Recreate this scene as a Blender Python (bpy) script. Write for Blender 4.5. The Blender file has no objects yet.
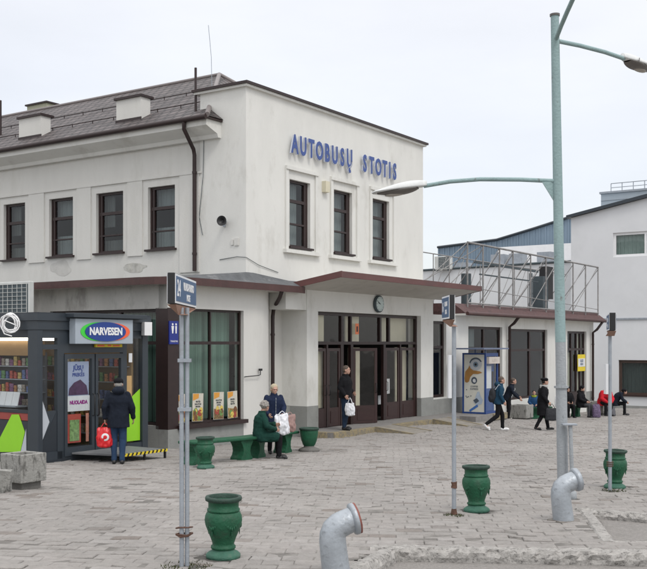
import bpy, bmesh, math, random
from mathutils import Vector, Matrix, noise
from mathutils.geometry import tessellate_polygon
R = math.radians
PI = math.pi
scene = bpy.context.scene
random.seed(7)

# ------------------------------------------------------------------ camera
FPX, HOR, CXP, CZ = 1000.0, 343.0, 323.5, 2.45
cam_d = bpy.data.cameras.new('camera')
cam = bpy.data.objects.new('camera', cam_d)
scene.collection.objects.link(cam)
cam.location = (0, 0, CZ)
cam.rotation_euler = (R(90), 0, 0)
cam_d.sensor_width = 36
cam_d.lens = 36 * FPX / 647
cam_d.shift_y = (HOR - 284.5) / 647
cam_d.clip_start = 0.1
cam_d.clip_end = 3000
scene.camera = cam

# ------------------------------------------------------------------ sky and sun (overcast)
SUN_EL, SUN_AZ = R(52), R(150)           # azimuth clockwise from +Y
w = bpy.data.worlds.new('World')
scene.world = w
w.use_nodes = True
nt = w.node_tree
nt.nodes.clear()
N = nt.nodes.new
out = N('ShaderNodeOutputWorld'); bg1 = N('ShaderNodeBackground'); bg2 = N('ShaderNodeBackground')
add = N('ShaderNodeAddShader')
sky = N('ShaderNodeTexSky'); sky.sky_type = 'NISHITA'; sky.sun_disc = False
sky.sun_elevation = SUN_EL; sky.sun_rotation = SUN_AZ
nt.links.new(sky.outputs[0], bg1.inputs[0]); bg1.inputs[1].default_value = 0.05
tc = N('ShaderNodeTexCoord'); sep = N('ShaderNodeSeparateXYZ')
nt.links.new(tc.outputs['Generated'], sep.inputs[0])
mp = N('ShaderNodeMapping'); mp.inputs['Scale'].default_value = (1, 1, 3.2)
nt.links.new(tc.outputs['Generated'], mp.inputs[0])
cl = N('ShaderNodeTexNoise'); cl.inputs['Scale'].default_value = 2.2; cl.inputs['Detail'].default_value = 6
cl.inputs['Roughness'].default_value = 0.5
nt.links.new(mp.outputs[0], cl.inputs['Vector'])
ramp = N('ShaderNodeValToRGB')
ramp.color_ramp.elements[0].position = 0.0; ramp.color_ramp.elements[0].color = (.70, .69, .70, 1)
ramp.color_ramp.elements[1].position = 0.9; ramp.color_ramp.elements[1].color = (1.62, 1.59, 1.55, 1)
e = ramp.color_ramp.elements.new(0.16); e.color = (.74, .725, .73, 1)
e = ramp.color_ramp.elements.new(0.35); e.color = (.87, .85, .835, 1)
nt.links.new(sep.outputs[2], ramp.inputs[0])
cr = N('ShaderNodeMapRange'); cr.inputs[1].default_value = .3; cr.inputs[2].default_value = .7
cr.inputs[3].default_value = .87; cr.inputs[4].default_value = 1.06
nt.links.new(cl.outputs[0], cr.inputs[0])
mul = N('ShaderNodeMixRGB'); mul.blend_type = 'MULTIPLY'; mul.inputs[0].default_value = 1
nt.links.new(ramp.outputs[0], mul.inputs[1]); nt.links.new(cr.outputs[0], mul.inputs[2])
nt.links.new(mul.outputs[0], bg2.inputs[0]); bg2.inputs[1].default_value = 1.0
nt.links.new(bg1.outputs[0], add.inputs[0]); nt.links.new(bg2.outputs[0], add.inputs[1])
nt.links.new(add.outputs[0], out.inputs[0])
sd = bpy.data.lights.new('sun', 'SUN'); sd.energy = 1.1; sd.angle = R(14); sd.color = (1, .97, .92)
sun = bpy.data.objects.new('sun', sd); scene.collection.objects.link(sun)
sv = Vector((math.sin(SUN_AZ) * math.cos(SUN_EL), math.cos(SUN_AZ) * math.cos(SUN_EL), math.sin(SUN_EL)))
sun.rotation_euler = sv.to_track_quat('Z', 'Y').to_euler()
sun.location = (5, -5, 30)
vs = scene.view_settings
vs.view_transform = 'Standard'; vs.look = 'None'; vs.gamma = 1; vs.exposure = 0.0; vs.use_curve_mapping = False
scene.render.engine = 'CYCLES'
scene.cycles.max_bounces = 6
scene.cycles.use_denoising = True

# ------------------------------------------------------------------ frames
AX, AY = -.0775 * 26.5, 26.5                       # street corner of the tower
_n = math.hypot(677, 1000)
rx, ry = 677 / _n, 1000 / _n
ANG = math.atan2(ry, rx)
def W(u, v):                                       # building frame -> world
    return (AX + rx * u - ry * v, AY + ry * u + rx * v)
def gz(Y):
    return .66 - .032 * min(max(Y, 2.0), 62.0)
def GP(x, y):                                      # photo point on the ground -> world
    Y = 1790 / (y - 375)
    return Vector(((x - CXP) / FPX * Y, Y, gz(Y)))
def at(x, y, Y):
    return Vector(((x - CXP) / FPX * Y, Y, CZ + (HOR - y) / FPX * Y))

# ------------------------------------------------------------------ materials
MATS = {}
def mat(name, col, rough=.7, var=.12, scale=3.0, bump=0.0, bscale=40, metal=0.0, dirt=None, dscale=1.5, damt=.5, dpos=.55, stretch=(1, 1, 1), spec=.5, emis=0):
    if name in MATS: return MATS[name]
    m = bpy.data.materials.new(name); m.use_nodes = True
    nt = m.node_tree; b = nt.nodes['Principled BSDF']; L = nt.links.new
    b.inputs['Roughness'].default_value = rough; b.inputs['Metallic'].default_value = metal
    b.inputs['Specular IOR Level'].default_value = spec
    tcn = nt.nodes.new('ShaderNodeTexCoord'); mpn = nt.nodes.new('ShaderNodeMapping')
    mpn.inputs['Scale'].default_value = stretch
    L(tcn.outputs['Object'], mpn.inputs[0])
    n1 = nt.nodes.new('ShaderNodeTexNoise'); n1.inputs['Scale'].default_value = scale; n1.inputs['Detail'].default_value = 8
    n1.inputs['Roughness'].default_value = .65
    L(mpn.outputs[0], n1.inputs['Vector'])
    r = nt.nodes.new('ShaderNodeMapRange'); r.inputs[1].default_value = .3; r.inputs[2].default_value = .7
    r.inputs[3].default_value = 1 - var; r.inputs[4].default_value = 1 + var
    L(n1.outputs[0], r.inputs[0])
    mx = nt.nodes.new('ShaderNodeMixRGB'); mx.blend_type = 'MULTIPLY'; mx.inputs[0].default_value = 1
    mx.inputs[1].default_value = (*col, 1); L(r.outputs[0], mx.inputs[2])
    last = mx.outputs[0]
    if dirt:
        n2 = nt.nodes.new('ShaderNodeTexNoise'); n2.inputs['Scale'].default_value = dscale; n2.inputs['Detail'].default_value = 9
        n2.inputs['Roughness'].default_value = .7
        L(mpn.outputs[0], n2.inputs['Vector'])
        r2 = nt.nodes.new('ShaderNodeMapRange'); r2.inputs[1].default_value = dpos; r2.inputs[2].default_value = dpos + .12
        r2.inputs[3].default_value = 0; r2.inputs[4].default_value = damt
        L(n2.outputs[0], r2.inputs[0])
        m2 = nt.nodes.new('ShaderNodeMixRGB'); L(r2.outputs[0], m2.inputs[0]); L(last, m2.inputs[1])
        m2.inputs[2].default_value = (*dirt, 1); last = m2.outputs[0]
    L(last, b.inputs['Base Color'])
    if bump:
        n3 = nt.nodes.new('ShaderNodeTexNoise'); n3.inputs['Scale'].default_value = bscale; n3.inputs['Detail'].default_value = 6
        L(tcn.outputs['Object'], n3.inputs['Vector'])
        bn = nt.nodes.new('ShaderNodeBump'); bn.inputs['Strength'].default_value = bump; bn.inputs['Distance'].default_value = .02
        L(n3.outputs[0], bn.inputs['Height']); L(bn.outputs[0], b.inputs['Normal'])
    if emis:
        b.inputs['Emission Color'].default_value = (*col, 1); b.inputs['Emission Strength'].default_value = emis
    MATS[name] = m
    return m
def glass(name, tint=(.9, .93, .93), refl=.12, wav=.0):
    if name in MATS: return MATS[name]
    m = bpy.data.materials.new(name); m.use_nodes = True
    nt = m.node_tree; nt.nodes.clear(); L = nt.links.new
    o = nt.nodes.new('ShaderNodeOutputMaterial'); mx = nt.nodes.new('ShaderNodeMixShader')
    t = nt.nodes.new('ShaderNodeBsdfTransparent'); t.inputs[0].default_value = (*tint, 1)
    g = nt.nodes.new('ShaderNodeBsdfGlossy'); g.inputs['Roughness'].default_value = .03
    lw = nt.nodes.new('ShaderNodeLayerWeight'); lw.inputs[0].default_value = .5
    pw = nt.nodes.new('ShaderNodeMath'); pw.operation = 'POWER'; pw.inputs[1].default_value = 4.5; L(lw.outputs['Facing'], pw.inputs[0])
    ma = nt.nodes.new('ShaderNodeMath'); ma.operation = 'MULTIPLY_ADD'; ma.inputs[1].default_value = .8; ma.inputs[2].default_value = refl
    L(pw.outputs[0], ma.inputs[0]); L(ma.outputs[0], mx.inputs[0]); L(t.outputs[0], mx.inputs[1]); L(g.outputs[0], mx.inputs[2])
    nn = nt.nodes.new('ShaderNodeTexNoise'); nn.inputs['Scale'].default_value = 1.3
    tcn = nt.nodes.new('ShaderNodeTexCoord'); L(tcn.outputs['Object'], nn.inputs['Vector'])
    bn = nt.nodes.new('ShaderNodeBump'); bn.inputs['Strength'].default_value = .25; bn.inputs['Distance'].default_value = .03
    L(nn.outputs[0], bn.inputs['Height']); L(bn.outputs[0], g.inputs['Normal'])
    L(mx.outputs[0], o.inputs[0])
    MATS[name] = m
    return m

M = {}
M['plaster'] = mat('off white plaster', (.68, .675, .64), .9, .06, .9, .25, 60, dirt=(.47, .455, .41), dscale=1.1, damt=.45, dpos=.54, stretch=(1, 1, .45))
M['plaster2'] = mat('grey white plaster', (.63, .62, .585), .9, .06, .8, .3, 50, dirt=(.45, .44, .40), dscale=.8, damt=.35, dpos=.53, stretch=(1, 1, .3))
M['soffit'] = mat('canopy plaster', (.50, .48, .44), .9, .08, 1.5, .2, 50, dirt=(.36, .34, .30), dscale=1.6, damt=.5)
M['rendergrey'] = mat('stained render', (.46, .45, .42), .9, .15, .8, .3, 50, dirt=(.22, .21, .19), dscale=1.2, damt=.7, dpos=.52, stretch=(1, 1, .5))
M['plinth'] = mat('grey plinth render', (.27, .275, .26), .9, .12, 2, .4, 40, dirt=(.18, .18, .17), dscale=2.5, damt=.5)
M['brown'] = mat('dark brown paint', (.024, .011, .010), .45, .2, 4, .1, 60)
M['redbrown'] = mat('red brown metal', (.070, .030, .027), .5, .2, 2.5, .1, 30, dirt=(.05, .022, .02), dscale=2.2, damt=.7, dpos=.5)
M['canopyred'] = mat('faded red metal', (.115, .046, .042), .55, .2, 2.5, .1, 30, dirt=(.09, .045, .042), dscale=3, damt=.7, dpos=.5, stretch=(.3, .3, 1))
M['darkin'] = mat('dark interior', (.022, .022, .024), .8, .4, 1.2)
M['curtaingrey'] = mat('pale curtain', (.16, .17, .165), .9, .2, 3, stretch=(12, 12, .4))
M['cream'] = mat('cream panel', (.62, .58, .44), .8, .08, 2)
M['concrete'] = mat('old concrete', (.29, .285, .265), .95, .2, 5, .8, 25, dirt=(.08, .078, .07), dscale=5, damt=.85, dpos=.5, stretch=(1.6, 1.6, .7))
M['kerb'] = mat('rough kerb concrete', (.33, .315, .295), .95, .3, 12, 1.0, 30, dirt=(.07, .065, .06), dscale=22, damt=.85, dpos=.53)
M['asphalt'] = mat('worn asphalt', (.24, .225, .21), .95, .25, 30, .8, 60, dirt=(.15, .14, .13), dscale=3, damt=.5)
M['green'] = mat('chalky green paint', (.013, .088, .043), .55, .22, 6, .5, 30, dirt=(.03, .075, .045), dscale=8, damt=.7, dpos=.52, spec=.35)
M['greenrim'] = mat('dark green rim', (.02, .05, .035), .7, .3, 8, .5, 30, dirt=(.04, .04, .035), dscale=10, damt=.7)
M['galv'] = mat('galvanised steel', (.33, .36, .395), .5, .15, 6, .15, 60, metal=.35, dirt=(.28, .28, .28), dscale=9, damt=.5)
M['silverpaint'] = mat('silver pipe paint', (.36, .39, .42), .42, .14, 6, .22, 30, metal=.3, dirt=(.19, .20, .21), dscale=14, damt=.7, dpos=.55)
M['rust'] = mat('rust', (.10, .052, .036), .9, .4, 14, .6, 40)
M['teal'] = mat('faded teal paint', (.25, .35, .35), .6, .12, 4, .4, 30, dirt=(.10, .06, .045), dscale=11, damt=.95, dpos=.605, stretch=(1, 1, .5))
M['greypole'] = mat('grey pole paint', (.31, .33, .345), .6, .12, 5, .4, 40, dirt=(.07, .07, .065), dscale=26, damt=.9, dpos=.60, stretch=(1, 1, .5))
M['lampwhite'] = mat('lamp shell white', (.62, .63, .62), .4, .1, 5, .1, 30)
M['lampdark'] = mat('lamp dark bowl', (.11, .10, .09), .35, .2, 5)
M['anthracite'] = mat('kiosk anthracite metal', (.031, .040, .050), .4, .08, 3, .03, 40)
M['anthdark'] = mat('kiosk dark panel', (.022, .028, .036), .4, .08, 3)
M['lime'] = mat('lime green film', (.27, .60, .02), .4, .03, 3)
M['lightgrey'] = mat('light grey film', (.45, .48, .52), .4, .05, 3)
M['signsilver'] = mat('sign box silver', (.36, .41, .46), .35, .05, 3)
M['signblue'] = mat('sign deep blue', (.012, .045, .24), .3, .05, 3)
M['signgreen'] = mat('sign green', (.05, .60, .05), .4, .03, 3)
M['signorange'] = mat('sign orange', (.85, .12, .04), .4, .03, 3)
M['white'] = mat('white', (.78, .78, .78), .5, .04, 3)
M['paper'] = mat('paper white', (.68, .69, .70), .8, .06, 6)
M['red'] = mat('red', (.62, .02, .03), .5, .1, 10)
M['yellow'] = mat('yellow', (.75, .58, .03), .6, .08, 6)
M['black'] = mat('black', (.012, .012, .013), .5, .2, 8)
M['boardblue'] = mat('stop board blue', (.030, .090, .20), .35, .08, 3)
M['wood'] = mat('board wood', (.30, .175, .125), .8, .2, 8, .2, 30, stretch=(1, 8, 1))
M['letterblue'] = mat('letter blue', (.04, .08, .27), .45, .08, 4)
M['letterside'] = mat('letter side', (.52, .55, .62), .6, .08, 4)
M['bluesheet'] = mat('blue corrugated cladding', (.185, .25, .315), .6, .08, 1.5, stretch=(1, 1, .1))
M['greysheet'] = mat('grey blue cladding', (.34, .39, .43), .6, .05, 1.5)
M['acwhite'] = mat('unit casing', (.55, .56, .54), .6, .1, 3)
M['acgrille'] = mat('unit grille', (.055, .075, .085), .6, .15, 3)
M['ledwarm'] = mat('shop ceiling lamp', (1, .95, .82), .5, 0, 3, emis=4.0)
G_DARK = glass('window glass', (.70, .74, .74), .06)
G_SHOP = glass('shop glass', (.92, .94, .94), .05)
G_DOOR = glass('door glass', (.92, .93, .92), .06)

def m_green_blind():
    m = mat('green vertical blind', (.13, .23, .17), .9, .1, 3)
    nt = m.node_tree; b = nt.nodes['Principled BSDF']; L = nt.links.new
    tcn = nt.nodes.new('ShaderNodeTexCoord'); sp = nt.nodes.new('ShaderNodeSeparateXYZ'); L(tcn.outputs['Object'], sp.inputs[0])
    ad = nt.nodes.new('ShaderNodeMath'); ad.operation = 'ADD'; L(sp.outputs[0], ad.inputs[0]); L(sp.outputs[1], ad.inputs[1])
    wv = nt.nodes.new('ShaderNodeTexNoise'); wv.noise_dimensions = '1D'; wv.inputs['Scale'].default_value = 11
    L(ad.outputs[0], wv.inputs['W'])
    r = nt.nodes.new('ShaderNodeValToRGB'); r.color_ramp.elements[0].position = .35; r.color_ramp.elements[0].color = (.12, .21, .165, 1)
    r.color_ramp.elements[1].position = .65; r.color_ramp.elements[1].color = (.30, .45, .36, 1)
    L(wv.outputs[0], r.inputs[0]); L(r.outputs[0], b.inputs['Base Color'])
    return m
M['blind'] = m_green_blind()

def m_roof():
    m = mat('brown metal tile roof', (.115, .09, .09), .55, .1, 3)
    nt = m.node_tree; b = nt.nodes['Principled BSDF']; L = nt.links.new
    tcn = nt.nodes.new('ShaderNodeTexCoord')
    br = nt.nodes.new('ShaderNodeTexBrick'); br.offset = .5
    mp = nt.nodes.new('ShaderNodeMapping'); mp.inputs['Rotation'].default_value = (0, 0, R(90))
    L(tcn.outputs['Object'], mp.inputs[0]); L(mp.outputs[0], br.inputs['Vector'])
    br.inputs['Scale'].default_value = 1; br.inputs['Brick Width'].default_value = .34; br.inputs['Row Height'].default_value = .30
    br.inputs['Mortar Size'].default_value = .05; br.inputs['Mortar Smooth'].default_value = .6
    br.inputs['Color1'].default_value = (.115, .092, .090, 1); br.inputs['Color2'].default_value = (.055, .043, .043, 1); br.inputs['Mortar'].default_value = (.018, .014, .014, 1)
    L(br.outputs[0], b.inputs['Base Color'])
    bn = nt.nodes.new('ShaderNodeBump'); bn.invert = True; bn.inputs['Strength'].default_value = .8; bn.inputs['Distance'].default_value = .04
    L(br.outputs['Fac'], bn.inputs['Height']); L(bn.outputs[0], b.inputs['Normal'])
    return m
M['roof'] = m_roof()

def m_paver():
    m = mat('concrete paver', (.295, .280, .265), .92, .15, 9, .9, 35, dirt=(.13, .12, .11), dscale=1.9, damt=.42, dpos=.565)
    nt = m.node_tree; b = nt.nodes['Principled BSDF']; L = nt.links.new
    src = b.inputs['Base Color'].links[0].from_socket
    g = nt.nodes.new('ShaderNodeNewGeometry')
    r = nt.nodes.new('ShaderNodeValToRGB')
    r.color_ramp.elements[0].position = 0; r.color_ramp.elements[0].color = (.80, .78, .77, 1)
    r.color_ramp.elements[1].position = 1; r.color_ramp.elements[1].color = (1.08, 1.07, 1.07, 1)
    el = r.color_ramp.elements.new(.04); el.color = (.66, .60, .56, 1)
    el = r.color_ramp.elements.new(.10); el.color = (.93, .92, .91, 1)
    el = r.color_ramp.elements.new(.9); el.color = (1.0, .98, .97, 1)
    L(g.outputs['Random Per Island'], r.inputs[0])
    mx = nt.nodes.new('ShaderNodeMixRGB'); mx.blend_type = 'MULTIPLY'; mx.inputs[0].default_value = 1
    L(src, mx.inputs[1]); L(r.outputs[0], mx.inputs[2])
    # broad damp / worn patches
    n = nt.nodes.new('ShaderNodeTexNoise'); n.inputs['Scale'].default_value = .35; n.inputs['Detail'].default_value = 5
    tcn = nt.nodes.new('ShaderNodeTexCoord'); L(tcn.outputs['Object'], n.inputs['Vector'])
    r2 = nt.nodes.new('ShaderNodeMapRange'); r2.inputs[1].default_value = .35; r2.inputs[2].default_value = .65; r2.inputs[3].default_value = .90; r2.inputs[4].default_value = 1.07
    L(n.outputs[0], r2.inputs[0])
    m3 = nt.nodes.new('ShaderNodeMixRGB'); m3.blend_type = 'MULTIPLY'; m3.inputs[0].default_value = 1
    L(mx.outputs[0], m3.inputs[1]); L(r2.outputs[0], m3.inputs[2]); L(m3.outputs[0], b.inputs['Base Color'])
    return m
M['paver'] = m_paver()
M['joint'] = mat('joint dirt', (.15, .14, .128), .98, .3, 5, .5, 40, dirt=(.28, .265, .245), dscale=.9, damt=1, dpos=.46)
M['ground'] = mat('ground', (.30, .285, .265), .95, .15, .4, .4, 10)

# ------------------------------------------------------------------ mesh builder
COL = scene.collection
class MB:
    def __init__(s): s.v = []; s.f = []; s.mi = []; s.m = 0; s.sm = []
    def add(s, vs, fs, smooth=False):
        b = len(s.v); s.v += [tuple(p) for p in vs]
        for f in fs: s.f.append([b + i for i in f]); s.mi.append(s.m); s.sm.append(smooth)
        return s
    def box(s, x0, x1, y0, y1, z0, z1, T=None):
        vs = [Vector((x, y, z)) for z in (z0, z1) for y in (y0, y1) for x in (x0, x1)]
        if T is not None: vs = [T @ p for p in vs]
        return s.add(vs, [(0, 2, 3, 1), (4, 5, 7, 6), (0, 1, 5, 4), (1, 3, 7, 5), (3, 2, 6, 7), (2, 0, 4, 6)])
    def bev(s, x0, x1, y0, y1, z0, z1, b=.02, T=None):
        bm = bmesh.new(); bmesh.ops.create_cube(bm, size=1)
        for v in bm.verts:
            v.co = Vector(((x0 + x1) / 2 + v.co.x * (x1 - x0), (y0 + y1) / 2 + v.co.y * (y1 - y0), (z0 + z1) / 2 + v.co.z * (z1 - z0)))
        bmesh.ops.bevel(bm, geom=bm.edges[:], offset=b, segments=2, affect='EDGES', profile=.5)
        vs = [v.co.copy() for v in bm.verts]; bm.verts.index_update(); fs = [[v.index for v in f.verts] for f in bm.faces]
        bm.free()
        if T is not None: vs = [T @ p for p in vs]
        return s.add(vs, fs)
    def prism(s, poly, z0, z1, T=None):          # polygon (x, y) extruded in z
        n = len(poly)
        vs = [Vector((p[0], p[1], z0)) for p in poly] + [Vector((p[0], p[1], z1)) for p in poly]
        if T is not None: vs = [T @ p for p in vs]
        fs = [list(range(n))[::-1], [n + i for i in range(n)]] + [(i, (i + 1) % n, n + (i + 1) % n, n + i) for i in range(n)]
        return s.add(vs, fs)
    def tube(s, pts, rad, seg=12, cap=True, smooth=True):
        pts = [Vector(p) for p in pts]
        if not hasattr(rad, '__len__'): rad = [rad] * len(pts)
        vs = []; fs = []; ref = None
        for i, p in enumerate(pts):
            a = pts[max(i - 1, 0)]; c = pts[min(i + 1, len(pts) - 1)]; t = (c - a).normalized()
            if ref is None: ref = Vector((0, 0, 1)) if abs(t.z) < .9 else Vector((1, 0, 0))
            x = (ref - t * ref.dot(t)).normalized(); y = t.cross(x); ref = x
            for k in range(seg):
                an = 2 * PI * k / seg; vs.append(p + (x * math.cos(an) + y * math.sin(an)) * rad[i])
        for i in range(len(pts) - 1):
            for k in range(seg):
                fs.append((i * seg + k, i * seg + (k + 1) % seg, (i + 1) * seg + (k + 1) % seg, (i + 1) * seg + k))
        s.add(vs, fs, smooth)
        if cap:
            m = (len(pts) - 1) * seg
            s.add(vs[:seg], [list(range(seg))[::-1]]); s.add(vs[m:m + seg], [list(range(seg))])
        return s
    def lathe(s, prof, seg=32, c=(0, 0, 0), T=None, smooth=True, wob=0):
        vs = []; fs = []
        for (r, z) in prof:
            for k in range(seg):
                a = 2 * PI * k / seg; rr = r * (1 + wob * math.sin(a * 8) if wob else 1)
                vs.append(Vector((c[0] + rr * math.cos(a), c[1] + rr * math.sin(a), c[2] + z)))
        for i in range(len(prof) - 1):
            for k in range(seg):
                fs.append((i * seg + k, i * seg + (k + 1) % seg, (i + 1) * seg + (k + 1) % seg, (i + 1) * seg + k))
        if T is not None: vs = [T @ p for p in vs]
        s.add(vs, fs, smooth)
        s.add(vs[:seg], [list(range(seg))[::-1]]); s.add(vs[-seg:], [list(range(seg))])
        return s
    def ell(s, c, r, T=None, nu=14, nv=9):
        vs = []; fs = []
        for j in range(1, nv):
            for i in range(nu):
                a = 2 * PI * i / nu; b = PI * j / nv
                vs.append(Vector((r[0] * math.sin(b) * math.cos(a), r[1] * math.sin(b) * math.sin(a), -r[2] * math.cos(b))))
        vs += [Vector((0, 0, -r[2])), Vector((0, 0, r[2]))]
        for j in range(nv - 2):
            for i in range(nu):
                fs.append((j * nu + i, j * nu + (i + 1) % nu, (j + 1) * nu + (i + 1) % nu, (j + 1) * nu + i))
        for i in range(nu):
            fs.append((len(vs) - 2, (i + 1) % nu, i)); fs.append((len(vs) - 1, (nv - 2) * nu + i, (nv - 2) * nu + (i + 1) % nu))
        Tm = Matrix.Translation(Vector(c)) @ (T if T is not None else Matrix())
        return s.add([Tm @ p for p in vs], fs, True)
    def cap(s, a, b, ra, rb, seg=12):            # tapered capsule
        a = Vector(a); b = Vector(b); t = (b - a); Ln = max(t.length, 1e-5); t = t / Ln
        pts = []; rr = []
        for k in (-90, -60, -30, 0): pts.append(a + t * ra * math.sin(R(k))); rr.append(max(ra * math.cos(R(k)), 1e-4))
        for k in (0, 30, 60, 90): pts.append(b + t * rb * math.sin(R(k))); rr.append(max(rb * math.cos(R(k)), 1e-4))
        ref = Vector((0, 0, 1)) if abs(t.z) < .9 else Vector((1, 0, 0))
        x = (ref - t * ref.dot(t)).normalized(); y = t.cross(x); vs = []; fs = []
        for p, r_ in zip(pts, rr):
            for k in range(seg):
                an = 2 * PI * k / seg; vs.append(p + (x * math.cos(an) + y * math.sin(an)) * r_)
        n = len(pts)
        for i in range(n - 1):
            for k in range(seg):
                fs.append((i * seg + k, i * seg + (k + 1) % seg, (i + 1) * seg + (k + 1) % seg, (i + 1) * seg + k))
        fs.append(list(range(seg))[::-1]); fs.append([(n - 1) * seg + k for k in range(seg)])
        return s.add(vs, fs, True)
    def loft(s, rings, seg=20):                  # rings: (centre, half side vector, half front vector)
        vs = []; fs = []
        for c, a, b in rings:
            c, a, b = Vector(c), Vector(a), Vector(b)
            for k in range(seg):
                an = 2 * PI * k / seg; vs.append(c + a * math.cos(an) + b * math.sin(an))
        n = len(rings)
        for i in range(n - 1):
            for k in range(seg):
                fs.append((i * seg + k, i * seg + (k + 1) % seg, (i + 1) * seg + (k + 1) % seg, (i + 1) * seg + k))
        fs.append(list(range(seg))[::-1]); fs.append([(n - 1) * seg + k for k in range(seg)])
        return s.add(vs, fs, True)
    def mesh(s, name, mats):
        me = bpy.data.meshes.new(name); me.from_pydata(s.v, [], s.f)
        for m in (mats if isinstance(mats, (list, tuple)) else [mats]): me.materials.append(m)
        me.polygons.foreach_set('material_index', s.mi); me.polygons.foreach_set('use_smooth', s.sm)
        me.update()
        return me
    def build(s, name, mats, parent=None):
        me = s.mesh(name, mats)
        bm = bmesh.new(); bm.from_mesh(me); bmesh.ops.recalc_face_normals(bm, faces=bm.faces[:]); bm.to_mesh(me); bm.free()
        o = bpy.data.objects.new(name, me); COL.objects.link(o)
        if parent is not None: o.parent = parent
        return o

def tag(o, label=None, cat=None, group=None, kind=None):
    if label: o['label'] = label
    if cat: o['category'] = cat
    if group: o['group'] = group
    if kind: o['kind'] = kind
    return o
def thing(name, label, cat, loc=(0, 0, 0), rz=0, group=None):
    o = bpy.data.objects.new(name, None); COL.objects.link(o); o.empty_display_size = .2
    o.location = loc; o.rotation_euler = (0, 0, rz)
    return tag(o, label, cat, group)
KIDS = {}
def copy_tree(o, parent=None):
    c = o.copy(); COL.objects.link(c); c.parent = parent
    for ch in [x for x in COL.objects if x.parent == o]: copy_tree(ch, c)
    return c

def remeshed(mb, name, mat_, parent, voxel=.01, nz=0, nscale=8, smooth=1, nz2=0):
    me = mb.mesh(name + '_src', mat_)
    o = bpy.data.objects.new(name, me); COL.objects.link(o)
    m = o.modifiers.new('r', 'REMESH'); m.mode = 'VOXEL'; m.voxel_size = voxel; m.use_smooth_shade = True
    if smooth:
        k = o.modifiers.new('s', 'SMOOTH'); k.factor = .5; k.iterations = smooth
    dg = bpy.context.evaluated_depsgraph_get()
    me2 = bpy.data.meshes.new_from_object(o.evaluated_get(dg))
    me2.name = name
    o.modifiers.clear(); o.data = me2; bpy.data.meshes.remove(me)
    if not me2.materials: me2.materials.append(mat_)
    if nz:
        nr = [v.normal.copy() for v in me2.vertices]
        for v, n_ in zip(me2.vertices, nr):
            q = v.co * nscale; q.z *= .6
            d = noise.noise(q) * nz + noise.noise(q * 2.7) * nz * .45
            v.co += n_ * d
    if parent is not None: o.parent = parent
    return o

def text_mesh(txt, size, ext=.01, off=0.0, sx=1.0, align='CENTER'):
    cu = bpy.data.curves.new('t', 'FONT'); cu.body = txt; cu.size = size; cu.extrude = ext; cu.offset = off
    cu.align_x = align; cu.align_y = 'CENTER'; cu.resolution_u = 3
    o = bpy.data.objects.new('t', cu); COL.objects.link(o)
    dg = bpy.context.evaluated_depsgraph_get()
    me = bpy.data.meshes.new_from_object(o.evaluated_get(dg))
    vs = [Vector((v.co.x * sx, v.co.y, v.co.z)) for v in me.vertices]; fs = [list(p.vertices) for p in me.polygons]
    bpy.data.objects.remove(o); bpy.data.curves.remove(cu); bpy.data.meshes.remove(me)
    return vs, fs
def text_on(mb, txt, size, T, ext=.004, off=0.0, sx=1.0, align='CENTER'):
    vs, fs = text_mesh(txt, size, ext, off, sx, align)
    mb.add([T @ v for v in vs], fs)
def FT(u, v, z):     # text facing -v in building frame: x->u, y->z
    return Matrix(((1, 0, 0, u), (0, 0, -1, v), (0, 1, 0, z), (0, 0, 0, 1)))
def LT(u, v, z):     # text on a wall facing -u: x-> -v
    return Matrix(((0, 0, -1, u), (-1, 0, 0, v), (0, 1, 0, z), (0, 0, 0, 1)))

# ------------------------------------------------------------------ the ground
def sm(t): t = min(1, max(0, t)); return t * t * (3 - 2 * t)
def bump(x, y):                                    # the paving rises a little toward the entrance step
    u = (x - AX) * rx + (y - AY) * ry; v = -(x - AX) * ry + (y - AY) * rx
    return .17 * sm((u - 3) / 4) * sm((16.5 - u) / 3) * sm((v + 4.6) / 3.6)
def und(x, y): return (noise.noise(Vector((x * .55, y * .55, 1.3))) * .022 + noise.noise(Vector((x * 1.7, y * 1.7, 7))) * .009) * .55
BAY1 = [(.63, 10.2), (7.8, 9.48), (7.8, 1.0), (-.6, 1.0), (.36, 9.2)]
BAY2 = [(3.59, 13.15), (6.7, 10.75), (6.5, 10.42), (3.17, 10.83)]
def inpoly(x, y, P, grow=0):
    c = False; j = len(P) - 1
    for i in range(len(P)):
        if (P[i][1] > y) != (P[j][1] > y) and x < (P[j][0] - P[i][0]) * (y - P[i][1]) / (P[j][1] - P[i][1]) + P[i][0]: c = not c
        j = i
    return c
def gsheet(name, poly, dz, m, holes=()):
    loops = [[Vector((p[0], p[1], 0)) for p in poly]] + [[Vector((p[0], p[1], 0)) for p in h] for h in holes]
    flat = [p for l_ in loops for p in l_]
    tris = tessellate_polygon(loops)
    mb = MB(); mb.add([(p.x, p.y, gz(p.y) + dz) for p in flat], [tuple(t) for t in tris])
    return mb.build(name, m)
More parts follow.
